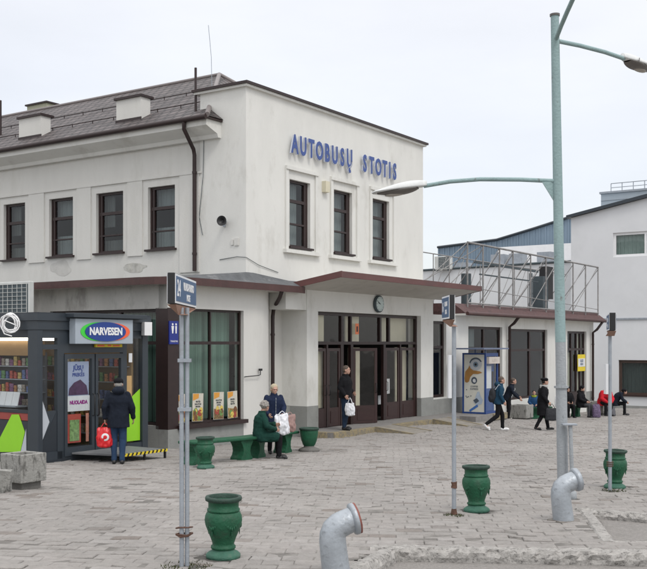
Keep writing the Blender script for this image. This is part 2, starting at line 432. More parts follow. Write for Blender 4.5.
# wide terrain, reaching the horizon
mb = MB()
ys = [-400, 2, 62, 1500]
vs = [(x, y, gz(y) - .22) for y in ys for x in (-900, 900)]
mb.add(vs, [(2 * i, 2 * i + 1, 2 * i + 3, 2 * i + 2) for i in range(3)])
tag(mb.build('ground', M['ground']), kind='structure')
outer = [(-40, 2.0), (40, 2.0), (40, 62), (-40, 62)]
b1 = [p for p in BAY1]; b1[2] = (7.8, 2.4); b1[3] = (-.45, 2.4)
tag(gsheet('paving_bed', outer, -.045, M['joint'], [b1, BAY2]), kind='structure')
BAY2X = [(3.30, 13.45), (7.1, 10.9), (6.7, 10.22), (2.98, 10.68)]
BAY1X = [(.50, 10.42), (7.8, 9.68), (7.8, 1.0), (-.8, 1.0), (.12, 9.2)]
BAY1M = [(.56, 10.34), (7.8, 9.61), (7.8, 1.0), (-.8, 1.0), (.2, 9.2)]
BAY2M = [(3.42, 13.3), (6.9, 10.85), (6.6, 10.32), (3.06, 10.75)]
mb = MB(); st_ = .12; ids = {}
j = 0; y = 6.5
while y < 53.5:
    st_ = .12 if y < 26 else .4; hw = .36 * y + 5; x = -hw
    while x < hw:
        if not any(inpoly(x + st_ * .5, y + st_ * .5, P_) for P_ in (BAY1M, BAY2M)):
            mb.add([(x + a_ * st_, y + c_ * st_, gz(y + c_ * st_) + bump(x + a_ * st_, y + c_ * st_) + und(x + a_ * st_, y + c_ * st_) - .0055) for a_, c_ in ((0, 0), (1, 0), (1, 1), (0, 1))], [(0, 1, 2, 3)])
        x += st_
    y += st_
me = mb.mesh('joint_sand', M['joint']); o_ = bpy.data.objects.new('joint_sand', me); COL.objects.link(o_); tag(o_, kind='structure')
tag(gsheet('bay_asphalt', [(-1.2, 1.2), (8.2, 1.2), (8.2, 10.6), (-1.2, 10.6)], -.105, M['asphalt']), kind='structure')
tag(gsheet('sunken_bay', [(3.0, 10.3), (7, 10.2), (7, 13.3), (3.0, 13.4)], -.085, M['asphalt']), kind='structure')

def pavers():
    mb = MB(); rnd = random.Random(3)
    tw, td = .31, .205; ca, sa = math.cos(R(-4)), math.sin(R(-4))
    V = []; F = []
    j0 = int(2 / td) - 6; j1 = int(54 / td) + 30
    for j in range(j0, j1):
        y0 = j * td; off = (j % 2) * tw / 2 + rnd.uniform(-.03, .03)
        hw = (.36 * y0 + 4.5)
        for i in range(int(-hw / tw) - 2, int(hw / tw) + 3):
            x0 = i * tw + off
            cx, cy = x0 + tw / 2, y0 + td / 2
            # slow waviness of the rows
            cy += noise.noise(Vector((cx * .35, cy * .3, 0))) * .16
            cx2, cy2 = cx * ca - cy * sa, cx * sa + cy * ca
            if cy2 < 6.6 or cy2 > 53.5: continue
            if inpoly(cx2, cy2, BAY1X) or inpoly(cx2, cy2, BAY2X): continue
            far = cy2 > 26
            g = rnd.choice((.0015, .002, .003, .006)) if not far else .003
            rot = R(-4) + R(rnd.gauss(0, 1.0)); c_, s_ = math.cos(rot), math.sin(rot)
            amp = .8 if rnd.random() < .85 else 2.2
            tx, ty = R(rnd.gauss(0, 1.15)) * amp, R(rnd.gauss(0, 1.4)) * amp; dz = rnd.gauss(0, .0035)
            if rnd.random() < .01 and not far: continue
            hx, hy = tw / 2 - g, td / 2 - g; ch = .008
            b = len(V)
            for (ax, ay, dd) in ((-hx, -hy, -.03), (hx, -hy, -.03), (hx, hy, -.03), (-hx, hy, -.03), (-hx, -hy, -ch), (hx, -hy, -ch), (hx, hy, -ch), (-hx, hy, -ch),
                                 (-hx + ch, -hy + ch, 0), (hx - ch, -hy + ch, 0), (hx - ch, hy - ch, 0), (-hx + ch, hy - ch, 0)):
                wx = cx2 + ax * c_ - ay * s_; wy = cy2 + ax * s_ + ay * c_
                V.append((wx, wy, gz(wy) + bump(wx, wy) + und(wx, wy) + dz + ax * tx + ay * ty + dd + .002))
            F += [(b + 8, b + 9, b + 10, b + 11)]
            for k in range(4):
                k2 = (k + 1) % 4
                F.append((b + k, b + k2, b + 4 + k2, b + 4 + k)); F.append((b + 4 + k, b + 4 + k2, b + 8 + k2, b + 8 + k))
    mb.add(V, F)
    me = mb.mesh('pavement', M['paver']); o = bpy.data.objects.new('pavement', me); COL.objects.link(o)
    return tag(o, kind='structure')
pavers()

def rough_bar(name, a, b, wd, top, bot, label, seed=0, n=None, amp=.02, side=1, mat_=None, nlen=.05):
    """one worn kerb beam from a to b; wd toward the side"""
    a = Vector((a[0], a[1], 0)); b = Vector((b[0], b[1], 0)); d = (b - a); Ln = d.length; d.normalize(); s_ = Vector((-d.y, d.x, 0)) * side
    n = max(3, int(Ln / nlen)); prof = []
    m_ = 9
    V = []; F = []
    ring = []
    for i in range(n + 1):
        t = i / n; c = a + d * Ln * t
        loop = []
        for (q, z) in ((0, bot), (0, (top + bot) / 2), (0.02, top - .03), (.05, top), (wd * .5, top + .004), (wd - .05, top), (wd - .02, top - .03), (wd, (top + bot) / 2), (wd, bot)):
            p = c + s_ * q; g = gz(p.y)
            v = Vector((p.x, p.y, g + z))
            k = noise.noise(v * 9 + Vector((seed, 0, 0))) * amp + noise.noise(v * 26 + Vector((seed, 3, 0))) * amp * .7
            f_ = 1.0 if z > bot + .001 else 0
            v += s_ * k * f_ * (1 if q > wd / 2 else -1); v.z += (noise.noise(v * 14) * amp * .55) * f_
            loop.append(v)
        V += loop
    for i in range(n):
        for k in range(m_ - 1):
            F.append((i * m_ + k, (i + 1) * m_ + k, (i + 1) * m_ + k + 1, i * m_ + k + 1))
    F.append(list(range(m_))); F.append([n * m_ + k for k in range(m_)])
    mb = MB(); mb.add(V, F)
    o = mb.build(name, mat_ or M['kerb']); return o
tag(rough_bar('kerb', (7.8, 9.72), (.50, 10.46), .28, .022, -.13, '', 1, amp=.040), kind='structure')
tag(rough_bar('kerb', (.62, 10.40), (.10, 9.1), .22, .018, -.13, '', 4, amp=.02, side=1), kind='structure')
tag(rough_bar('kerb', (.10, 9.08), (-.62, 2.4), .22, .018, -.13, '', 5, amp=.02, side=1), kind='structure')
tag(rough_bar('kerb', (3.36, 13.25), (2.95, 10.72), .21, .008, -.10, '', 6, amp=.010, side=1), kind='structure')
tag(rough_bar('kerb', (3.40, 13.38), (7.0, 10.92), .22, .020, -.10, '', 8, amp=.03, side=-1), kind='structure')
tag(rough_bar('kerb', (3.0, 10.66), (6.7, 10.20), .16, .006, -.10, '', 9, amp=.012, side=1), kind='structure')

# ------------------------------------------------------------------ wall / window helpers in a building frame
def PF(k, d0):
    return (lambda s, z, d=0: Vector((s, d0 + d, z))) if k == 'F' else (lambda s, z, d=0: Vector((d0 + d, s, z)))
def wall_open(mb, P, s0, s1, z0, z1, holes=(), dep=.22, thick=.3):
    ss = sorted({s0, s1, *[h[0] for h in holes], *[h[1] for h in holes]}); zs = sorted({z0, z1, *[h[2] for h in holes], *[h[3] for h in holes]})
    for i in range(len(ss) - 1):
        for j in range(len(zs) - 1):
            a, b, c, d = ss[i], ss[i + 1], zs[j], zs[j + 1]; ms, mz = (a + b) / 2, (c + d) / 2
            if any(h[0] < ms < h[1] and h[2] < mz < h[3] for h in holes): continue
            mb.add([P(a, c), P(b, c), P(b, d), P(a, d)], [(0, 1, 2, 3)])
            mb.add([P(a, c, thick), P(b, c, thick), P(b, d, thick), P(a, d, thick)], [(3, 2, 1, 0)])
    for (a, b, c, d) in [(s0, s1, z0, z1)] + list(holes):
        for q in (((a, c), (a, d)), ((a, d), (b, d)), ((b, d), (b, c)), ((b, c), (a, c))):
            mb.add([P(*q[0]), P(*q[1]), P(*q[1], thick), P(*q[0], thick)], [(0, 1, 2, 3)])
def pbox(mb, P, s0, s1, z0, z1, d0, d1):
    vs = [P(s, z, d) for d in (d0, d1) for z in (z0, z1) for s in (s0, s1)]
    mb.add(vs, [(0, 1, 3, 2), (4, 6, 7, 5), (0, 4, 5, 1), (2, 3, 7, 6), (0, 2, 6, 4), (1, 5, 7, 3)])
def frame_bars(mb, P, s0, s1, z0, z1, vb=(), hb=(), w_=.07, d0=.10, d1=.17, wb=.06):
    pbox(mb, P, s0, s0 + w_, z0, z1, d0, d1); pbox(mb, P, s1 - w_, s1, z0, z1, d0, d1)
    pbox(mb, P, s0 + w_, s1 - w_, z0, z0 + w_, d0, d1); pbox(mb, P, s0 + w_, s1 - w_, z1 - w_, z1, d0, d1)
    for x in vb:
        x, ww = x if isinstance(x, tuple) else (x, wb); pbox(mb, P, x - ww / 2, x + ww / 2, z0 + w_, z1 - w_, d0 - .004, d1)
    for z in hb:
        z, ww = z if isinstance(z, tuple) else (z, wb); pbox(mb, P, s0 + w_, s1 - w_, z - ww / 2, z + ww / 2, d0 - .008, d1 - .003)
def window(P, s0, s1, z0, z1, parent, vb=(), hb=(), back=None, backmat=None, gl=None, sill=True, w_=.07, fm=None, backd=.45, sills=.05, name='window', curtains=()):
    mb = MB(); frame_bars(mb, P, s0, s1, z0, z1, vb, hb, w_)
    wn = mb.build(name, fm or M['brown'], parent)
    g = MB(); g.add([P(s0 + w_, z0 + w_, .14), P(s1 - w_, z0 + w_, .14), P(s1 - w_, z1 - w_, .14), P(s0 + w_, z1 - w_, .14)], [(0, 1, 2, 3)])
    g.build('pane', gl or G_DARK, wn)
    d = MB()
    a, b, c, e_ = s0 - .02, s1 + .02, z0 - .02, z1 + .02
    for q in (((a, c), (a, e_)), ((a, e_), (b, e_)), ((b, e_), (b, c)), ((b, c), (a, c))):
        d.add([P(*q[0], .31), P(*q[1], .31), P(*q[1], backd + .5), P(*q[0], backd + .5)], [(0, 1, 2, 3)])
    d.add([P(a, c, backd + .5), P(b, c, backd + .5), P(b, e_, backd + .5), P(a, e_, backd + .5)], [(0, 1, 2, 3)])
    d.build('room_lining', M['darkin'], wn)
    for (a, b, c, e_, m_) in curtains:
        k = MB(); n = max(6, int((b - a) / .03)); vs = []
        for i in range(n + 1):
            s = a + (b - a) * i / n; dd = backd * .75 + .025 * math.sin(i * 1.7) + .012 * math.sin(i * .6 + s * 9)
            vs += [P(s, c, dd), P(s, e_, dd)]
        k.add(vs, [(2 * i, 2 * i + 2, 2 * i + 3, 2 * i + 1) for i in range(n)], True)
        k.build('curtain', m_, wn)
    if sill:
        q = MB(); pbox(q, P, s0 - .07, s1 + .07, z0 - sills, z0 + .005, -.09, .12); q.build('sill', M['brown'], wn)
    return wn

# ------------------------------------------------------------------ the bus station
ST = thing('bus_station', 'off white two storey bus station with brown windows, tiled roof and red edged entrance canopy', 'building', (AX, AY, 0), ANG)
F0 = PF('F', 0); L0 = PF('L', 0)
TOP = 9.25
fw = [(1.96, 2.98), (4.22, 5.24), (6.46, 7.50)]
holes = [(a, b, 5.17, 7.07) for a, b in fw]
mb = MB(); wall_open(mb, F0, 0, 9.81, 4.0, TOP, holes)
lw = [(2.53, 3.56), (4.55, 5.67), (6.67, 7.74), (8.86, 9.90), (11.0, 12.05), (13.1, 14.2), (15.3, 16.4)]
holesL = [(a, b, 5.10, 6.88) for a, b in lw]
wall_open(mb, L0, .3, 1.6, 4.0, TOP)
mb.box(1.0, 9.81, 4.5, 4.8, 4.0, TOP - .1); mb.box(9.51, 9.81, .3, 4.5, 4.0, TOP); mb.box(.3, 9.51, 1.3, 1.6, 8.0, TOP)
mb.build('wall', M['plaster'], ST)
mb = MB(); wall_open(mb, L0, 1.6, 22, 4.0, 7.13, holesL)
wall_open(mb, PF('L', .02), 1.6, 22, 7.13, 8.2)
mb.box(.3, 8, 21.7, 22, 4, 8.2); mb.box(7.7, 8, 4.8, 21.7, 4, 8.2)
mb.build('wall', M['plaster2'], ST)
mb = MB()                                           # flat pilaster strips between the upper windows and string course
ed = 1.72
for a, b in lw:
    pass
for i in range(len(lw) - 1):
    a = lw[i][1] + .2; b = lw[i + 1][0] - .2
    mb.box(-.035, 0, a, b, 4.95, 7.10)
mb.box(-.035, 0, 1.62, lw[0][0] - .2, 4.4, 7.10)
mb.box(-.05, .03, 1.55, 22, 7.10, 7.15)
mb.build('pilaster_strip', M['plaster2'], ST)
# old damp stains, each with its own outline
def stain(name, P, s, z, w_, h, m_, seed, d=-.004):
    rr = random.Random(seed); n = 26; mb = MB()
    vs = []
    for i in range(n):
        a = 2 * PI * i / n; k = 1 + .35 * noise.noise(Vector((math.cos(a) * 1.7, math.sin(a) * 1.7, seed * 3.1)))
        vs.append(P(s + w_ / 2 * math.cos(a) * k, z + h / 2 * math.sin(a) * k, d))
    mb.add(vs, [list(range(n))]); return mb.build(name, m_, ST)
stm = mat('damp stain', (.44, .43, .39), .95, .35, 3.5, .2, 40, dirt=(.50, .49, .46), dscale=3, damt=.8, dpos=.47)
stain('damp_stain', L0, 4.1, 4.62, .95, .26, stm, 2); stain('damp_stain', L0, 7.2, 4.75, .9, .5, mat('pale patch', (.52, .51, .48), .95, .12, 3), 5)
# parapet coping
mb = MB(); mb.box(-.09, 9.90, -.09, .36, TOP, TOP + .06); mb.box(-.09, .36, .36, 1.75, TOP, TOP + .06); mb.box(9.45, 9.90, .36, 4.9, TOP, TOP + .06)
mb.build('coping', M['plaster'], ST)
mb = MB(); mb.box(-.14, 9.96, -.14, .40, TOP + .062, TOP + .13); mb.box(-.14, .40, .40, 1.80, TOP + .062, TOP + .13); mb.box(9.42, 9.96, .40, 4.95, TOP + .062, TOP + .13)
mb.build('coping_flashing', M['brown'], ST)
mb = MB(); mb.box(.3, 9.5, .3, 4.6, TOP - .5, TOP - .45); mb.build('flat_roof', M['darkin'], ST)
# cornice, gutter and hipped roof
mb = MB()
prof = [(.0, 7.98), (-.12, 7.98), (-.16, 8.08), (-.50, 8.20), (-.60, 8.24), (-.60, 8.40), (.0, 8.40)]
vs = [Vector((x, v, z)) for v in (.86, 22) for x, z in prof]; n = len(prof)
mb.add(vs, [list(range(n))[::-1], [n + i for i in range(n)]] + [(i, (i + 1) % n, n + (i + 1) % n, n + i) for i in range(n)])
mb.build('cornice', M['plaster'], ST)
mb = MB(); mb.tube([(-.68, .80, 8.44), (-.68, 22, 8.44)], .075, 10); mb.box(-.62, -.0, .80, 22, 8.402, 8.45)
mb.build('gutter', M['brown'], ST)
RZ, RU = 11.05, 3.9
mb = MB()
e0, e1 = .78, 22.4
vs = [(-.66, e0, 8.47), (8.5, e0, 8.47), (8.5, e1, 8.47), (-.66, e1, 8.47), (RU, 4.2, RZ), (RU, 19, RZ)]
mb.add(vs, [(0, 4, 5, 3), (0, 1, 4), (1, 2, 5, 4), (2, 3, 5), (0, 3, 2, 1)])
rf = mb.build('roof', M['roof'], ST)
rs = (RZ - 8.47) / (RU + .66)
def rz_(u): return 8.47 + (u + .66) * rs
mb = MB()
for u, a, b in ((.55, 1.9, 21.0), (1.9, 2.9, 20.3)):
    mb.tube([(u, a, rz_(u) + .08), (u, b, rz_(u) + .08)], .016, 6)
    k = a
    while k < b:
        mb.box(u - .01, u + .01, k, k + .02, rz_(u) - .02, rz_(u) + .10); k += .9
mb.build('snow_guard', M['brown'], rf)
mb = MB(); mb.tube([(-.66, e0, 8.49), (RU, 4.2, RZ + .02)], .07, 8); mb.tube([(RU, 4.2, RZ + .02), (RU, 19, RZ + .02)], .06, 8); mb.tube([(8.5, e0, 8.49), (RU, 4.2, RZ + .02)], .07, 8)
mb.build('ridge_cap', mat('ridge cap metal', (.20, .175, .17), .5, .1, 3), rf)
for (v0, v1) in ((3.95, 4.95), (8.25, 9.3), (12.8, 13.8)):
    mb = MB(); mb.box(.12, .50, v0, v1, 8.80, 9.56); d_ = mb.build('roof_ventilator', M['plaster2'], rf)
    mb = MB()
    mb.prism([(.06, v0 - .05), (.60, v0 - .05), (.60, v1 + .05), (.06, v1 + .05)], 9.562, 9.63); mb.build('cap', M['brown'], d_)
    mb = MB(); mb.box(.10, .118, v0 - .02, v1 + .02, 8.86, 8.98); mb.build('flashing', M['brown'], d_)
mb = MB(); mb.box(4.3, 4.8, 12.9, 14.0, 10.6, 11.42); ch = mb.build('chimney', mat('chimney render', (.40, .40, .30), .9, .1, 3), rf)
mb = MB(); mb.box(4.24, 4.86, 12.84, 14.06, 11.422, 11.48); mb.build('cap', M['brown'], ch)
# tv mast on the tower end of the roof
mb = MB(); mb.tube([(-.05, 1.72, 8.6), (-.05, 1.72, 10.0)], .035, 8); mb.build('vent_pipe', M['brown'], ST)
mb = MB(); mb.tube([(.5, 1.6, 9.3), (.49, 1.62, 10.4), (.46, 1.7, 11.3)], .008, 6); mb.build('antenna_rod', M['galv'], ST)
mb = MB(); mb.tube([(1.2, 11.6, 9.2), (1.2, 11.6, 10.7)], .045, 8); mb.build('vent_pipe', M['brown'], ST)

# upper windows
sl = M['curtaingrey']
cl_ = mat('net curtain', (.30, .33, .33), .9, .15, 3, stretch=(14, 14, .5))
for i, (a, b) in enumerate(fw):
    cs = [(a, b - (.25 if i == 0 else .1), 5.2, 7.0, cl_)] if i != 2 else [(a, b, 5.2, 7.0, cl_)]
    wn = window(F0, a, b, 5.17, 7.07, ST, vb=[(b - .13, .10)], hb=[(6.48, .09), (5.83, .05)], curtains=cs, sill=True)
    t = MB()                                        # raised plaster surround
    pbox(t, F0, a - .22, a - .10, 5.0, 7.32, -.05, -.001); pbox(t, F0, b + .22, b + .34, 5.0, 7.32, -.05, -.001); pbox(t, F0, a - .22, b + .34, 7.32, 7.42, -.08, -.001)
    pbox(t, F0, a - .30, b + .42, 4.98, 5.08, -.12, -.001); t.build('surround', M['plaster'], wn)
for i, (a, b) in enumerate(lw):
    if i == 0: cs = [(a, b, 5.15, 6.85, M['darkin'])]
    cs = [(a + .05, b - .05, 6.35, 6.85, cl_), (a + .05, b - .02, 5.2, 5.75, cl_)] if i % 2 == 0 else [(a, a + .3, 5.15, 6.85, cl_), (b - .45, b, 5.9, 6.8, sl), (a + .3, b, 5.15, 5.5, sl)]
    window(L0, a, b, 5.10, 6.88, ST, vb=[(b - .13, .07)], hb=[(6.27, .09), (5.62, .04)], curtains=cs)

# lettering: one part per letter
word = 'AUTOBUSŲ STOTIS'
zc = 8.02
adv = {'I': .55}
def letters(wd_, ua, ub_):
    tot = sum(adv.get(c, 1) for c in wd_); st = (ub_ - ua) / tot; x = ua
    for chx in wd_:
        a_ = adv.get(chx, 1) * st; uc = x + a_ / 2; x += a_; zz = zc + .02 * (uc - 1.8) / 6
        mb = MB(); text_on(mb, chx, .72, FT(uc - .012, -.10, zz - .012), .022, .024, .66)
        lt = mb.build('letter', M['letterside'], ST)
        mb = MB(); text_on(mb, chx, .72, FT(uc, -.130, zz), .004, .022, .65); mb.build('letter_face', M['letterblue'], lt)
letters('AUTOBUSŲ', 1.84, 5.10); letters('STOTIS', 5.58, 7.84)

# low roof around the tower, its fascia
lowz = 3.98
def offs(P): return P
fas = [(-3.42, 22), (-3.42, .55), (-3.36, .10), (-3.18, -.22), (-2.9, -.36), (-2.5, -.42), (1.9, -.40), (2.3, -.30)]
mb = MB()
top_i = [(0.02, 22), (0.02, 1.0), (0.02, .2), (0.0, -.005), (.1, -.005), (.3, -.005), (1.9, -.005), (2.3, -.005)]
vs = []; n = len(fas)
for (p, q) in zip(fas, top_i): vs += [Vector((p[0], p[1], 4.0)), Vector((q[0], q[1], 4.33 if q[0] < .5 else 4.2))]
mb.add(vs, [(2 * i, 2 * i + 2, 2 * i + 3, 2 * i + 1) for i in range(n - 1)])
mb.build('low_roof', mat('bitumen roof', (.10, .105, .11), .7, .25, 4, .3, 20, dirt=(.26, .26, .26), dscale=1.2, damt=.6), ST)
def strip(pts, z0, z1, t, name, m_):
    mb = MB(); n = len(pts); V = []
    for i, p in enumerate(pts):
        a = Vector(pts[max(i - 1, 0)]).to_2d() if False else Vector(pts[max(i - 1, 0)]); b = Vector(pts[min(i + 1, n - 1)]); d = (b - a).normalized(); nn = Vector((-d.y, d.x))
        q = Vector(p) + nn * t
        V += [(p[0], p[1], z0), (q.x, q.y, z0), (q.x, q.y, z1), (p[0], p[1], z1)]
    F = []
    for i in range(n - 1):
        for k in range(4): F.append((4 * i + k, 4 * i + (k + 1) % 4, 4 * i + 4 + (k + 1) % 4, 4 * i + 4 + k))
    F += [(0, 1, 2, 3), (4 * n - 4, 4 * n - 3, 4 * n - 2, 4 * n - 1)]
    mb.add(V, F); return mb.build(name, m_, ST)
strip(fas, 3.85, 4.03, .05, 'fascia', M['redbrown'])
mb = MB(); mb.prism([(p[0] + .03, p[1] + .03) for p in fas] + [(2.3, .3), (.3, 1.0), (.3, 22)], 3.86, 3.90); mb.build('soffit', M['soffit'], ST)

# ground floor, left wing (faces the kiosk)
mb = MB(); LW = PF('L', -3.0)
mb2 = MB()
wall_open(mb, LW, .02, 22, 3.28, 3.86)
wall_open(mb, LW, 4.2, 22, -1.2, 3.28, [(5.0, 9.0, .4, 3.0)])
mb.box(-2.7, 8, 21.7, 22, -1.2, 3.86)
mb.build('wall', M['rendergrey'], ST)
mb = MB(); wall_open(mb, LW, .31, 4.2, -1.2, .44); mb.box(-2.98, .05, .012, .3, -1.2, .36); mb.build('plinth', M['plinth'], ST)
window(LW, .40, 4.2, .44, 3.28, ST, vb=[1.7, 3.0], hb=[(2.45, .08)], curtains=[(.5, 4.2, .5, 3.2, M['blind'])], sill=False)
# brown corner pier
mb = MB(); mb.box(-3.0, -2.62, 0.0, .40, .36, 3.30); mb.build('corner_pier', M['brown'], ST)
# wall with the blinds window, then the hollow curve to the door bay
mb = MB()
wall_open(mb, F0, -.10, .45, -1.2, 3.86); wall_open(mb, F0, -3.0, -.10, 3.30, 3.86)
cur = [(.45, 0), (.75, .03), (1.05, .12), (1.35, .28), (1.65, .50), (1.9, .72), (2.2, .86), (3.0, .9)]
V = []
for p in cur: V += [(p[0], p[1], -1.2), (p[0], p[1], 3.86)]
mb.add(V, [(2 * i, 2 * i + 2, 2 * i + 3, 2 * i + 1) for i in range(len(cur) - 1)], True)
mb.build('wall', M['plaster2'], ST)
mb = MB(); wall_open(mb, PF('F', -.0), -2.62, -.10, -1.2, .40); mb.box(-3.001, -2.62, -.001, .3, -1.2, .36)
mb.build('plinth', M['plinth'], ST)
wn = window(F0, -2.62, -.10, .44, 3.30, ST, vb=[(-1.32, .05)], w_=.055, hb=[(2.45, .08)], curtains=[(-2.6, -.14, .5, 3.25, M['blind'])], sill=False, gl=G_DARK, backd=.6)
q = MB(); pbox(q, F0, -2.66, -.02, .34, .44, -.10, .12); q.build('sill', M['brown'], wn)
# door bay piers
mb = MB()
mb.box(2.30, 2.81, .02, .9, 3.40, 4.0); mb.box(1.75, 2.30, -.02, .55, 3.40, 3.97)
mb.box(2.81, 3.38, 0, .95, .62, 4.0)
mb.box(3.38, 9.66, 0, .5, 3.38, 4.0); mb.box(9.66, 10.55, 0, .5, .55, 4.0)
mb.build('wall', M['plaster'], ST)
mb = MB(); mb.box(2.80, 3.381, -.012, .96, -1.2, .62); mb.box(9.66, 10.551, -.012, .5, -1.2, .55); mb.box(2.3, 2.8, .60, .88, -1.2, .60)
mb.build('plinth', M['plinth'], ST)

# entrance glazing
D = -.08
G0 = MB()
verts_up = [(4.92, .10), (5.44, .08), (7.22, .10), (7.78, .10)]
frame_bars(G0, F0, 3.38, 9.66, 2.40, 3.37, vb=verts_up, w_=.09, d0=.16, d1=.26)
for x, ww in ((3.43, .10), (4.10, .08), (4.92, .16), (5.48, .14), (7.47, .14), (8.52, .08), (9.61, .10)):
    pbox(G0, F0, x - ww / 2, x + ww / 2, D, 2.40, .155, .26)
en = G0.build('entrance_frame', M['brown'], ST)
g = MB()
for a, b in ((3.47, 4.87), (4.97, 5.40), (5.48, 7.17), (7.27, 7.73), (7.83, 9.57)):
    g.add([F0(a, 2.49, .21), F0(b, 2.49, .21), F0(b, 3.28, .21), F0(a, 3.28, .21)], [(0, 1, 2, 3)])
g.build('pane', G_DOOR, en)
def door_leaf(a, b, openang=0, hinge='l', handle=True):
    wd = b - a
    o = thing('door', None, None)
    mbd = MB(); st_ = .09
    mbd.box(0, st_, 0, .05, 0, 2.36); mbd.box(wd - st_, wd, 0, .05, 0, 2.36); mbd.box(st_, wd - st_, 0, .05, 2.27, 2.36); mbd.box(st_, wd - st_, .005, .045, 0, .56)
    mbd.box(st_ + .06, wd - st_ - .06, -.006, .004, .10, .46)
    oo = mbd.build('door', mat('door brown', (.034, .014, .013), .4, .15, 4), ST); bpy.data.objects.remove(o)
    g = MB(); g.add([(st_, .025, .56), (wd - st_, .025, .56), (wd - st_, .025, 2.27), (st_, .025, 2.27)], [(0, 1, 2, 3)]); g.build('pane', G_DOOR, oo)
    if handle:
        h = MB(); hx = wd - .05 if hinge == 'l' else .05
        h.tube([(hx, -.01, .95), (hx, -.06, .97), (hx, -.06, 1.23), (hx, -.01, 1.25)], .012, 8); h.build('handle', M['black'], oo)
    if hinge == 'l': oo.location = (a, .17, D + .01); oo.rotation_euler = (0, 0, openang)
    else:
        oo.location = (a, .17, D + .01)
    return oo
door_leaf(3.49, 4.05); door_leaf(4.15, 4.83, hinge='r')
dl = door_leaf(5.56, 6.42, R(-30))
door_leaf(7.55, 8.47, hinge='r'); door_leaf(8.57, 9.55)
mb = MB(); mb.box(5.6, 5.95, -.12, -.04, 1.02, 1.28)
# hall inside
mb = MB()
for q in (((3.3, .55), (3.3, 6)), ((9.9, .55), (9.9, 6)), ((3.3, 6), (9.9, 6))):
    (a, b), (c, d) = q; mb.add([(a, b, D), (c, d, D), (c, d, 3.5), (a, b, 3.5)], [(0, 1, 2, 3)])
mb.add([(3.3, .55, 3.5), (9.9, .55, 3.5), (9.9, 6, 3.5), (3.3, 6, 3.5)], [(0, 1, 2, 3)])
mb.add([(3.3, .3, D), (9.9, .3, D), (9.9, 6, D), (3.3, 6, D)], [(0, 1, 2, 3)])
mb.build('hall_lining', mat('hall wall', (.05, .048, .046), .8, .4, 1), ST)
mb = MB()
for a, b, c, d, dep in ((3.45, 4.08, .5, 2.3, .32), (3.5, 4.15, 2.5, 3.3, .32), (5.75, 6.4, .4, 2.3, .45), (5.5, 6.3, 2.5, 3.3, .42), (7.85, 9.5, 2.5, 3.3, .5), (8.75, 9.5, .4, 2.3, .5)):
    mb.box(a, b, dep, dep + .04, c, d)
mb.build('inner_panel', M['cream'], ST)
mb = MB(); mb.box(7.62, 7.74, .30, .31, 1.1, 2.15); mb.box(7.75, 8.3, .45, .46, .75, 1.25); mb.box(7.8, 8.3, .6, .62, .4, .7); mb.build('notice', M['paper'], ST)
mb = MB(); mb.box(5.66, 5.86, .145, .150, 2.72, 3.06); nq = mb.build('notice', mat('orange notice', (.75, .20, .08), .6, .05, 5), ST)
mb = MB(); mb.box(5.72, 5.80, .139, .144, 2.80, 2.97); mb.build('notice_mark', M['black'], nq)

# canopy tilting up away from the wall
mb = MB()
zi, zo, p = 3.985, 4.27, 1.5
pts = [(2.05, 0.0), (11.2, 0.0), (11.2, -p), (2.3, -p)]
zz = [zi, zi, zo, zo]
vs = [(a, b, z) for (a, b), z in zip(pts, zz)] + [(a, b, z + .06) for (a, b), z in zip(pts, zz)]
mb.add(vs, [(0, 3, 2, 1), (4, 5, 6, 7), (0, 1, 5, 4), (1, 2, 6, 5), (2, 3, 7, 6), (3, 0, 4, 7)])
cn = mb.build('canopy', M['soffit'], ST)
mb = MB()
def slab(a, b, t=.05, h=.17):
    (x0, y0, z0), (x1, y1, z1) = a, b; d = Vector((x1 - x0, y1 - y0)).normalized(); nn = Vector((d.y, -d.x)) * t
    vs = [(x0, y0, z0 - .01), (x1, y1, z1 - .01), (x1 + nn.x, y1 + nn.y, z1 - .01), (x0 + nn.x, y0 + nn.y, z0 - .01)]
    vs += [(v[0], v[1], v[2] + h) for v in vs]
    mb.add(vs, [(0, 1, 2, 3), (4, 5, 6, 7), (0, 1, 5, 4), (1, 2, 6, 5), (2, 3, 7, 6), (3, 0, 4, 7)])
slab((2.25, -p, zo), (11.25, -p, zo)); slab((2.05, -.0, zi), (2.3, -p - .05, zo + .008)); slab((11.2, -p - .05, zo + .008), (11.2, 0, zi))
mb.build('canopy_edge', M['canopyred'], cn)

# downpipes
def pipe(pts, name='downpipe', r=.055, m_=None):
    mb = MB(); mb.tube(pts, r, 12)
    for q in range(len(pts) - 1):
        a, b = Vector(pts[q]), Vector(pts[q + 1])
        if abs((b - a).normalized().z) > .98 and (b - a).length > 1.5:
            for t in (.15, .85): mb.lathe([(r + .012, -.03), (r + .012, .03)], 12, a + (b - a) * t)
    return mb.build(name, m_ or M['brown'], ST)
pipe([(-.66, 1.60, 8.42), (-.66, 1.60, 8.20), (-.14, 1.72, 7.75), (-.10, 1.72, 7.6), (-.10, 1.72, 4.42)])
pipe([(1.2, -.30, 3.88), (1.3, -.15, 3.70), (2.05, .62, 3.45), (2.05, .66, 3.2), (2.05, .66, -.2)])
# low wing body hidden parts
mb = MB(); mb.box(.3, 11.5, 7.7, 8, -1.2, 4.0); mb.build('rear_wall', M['plaster2'], ST)

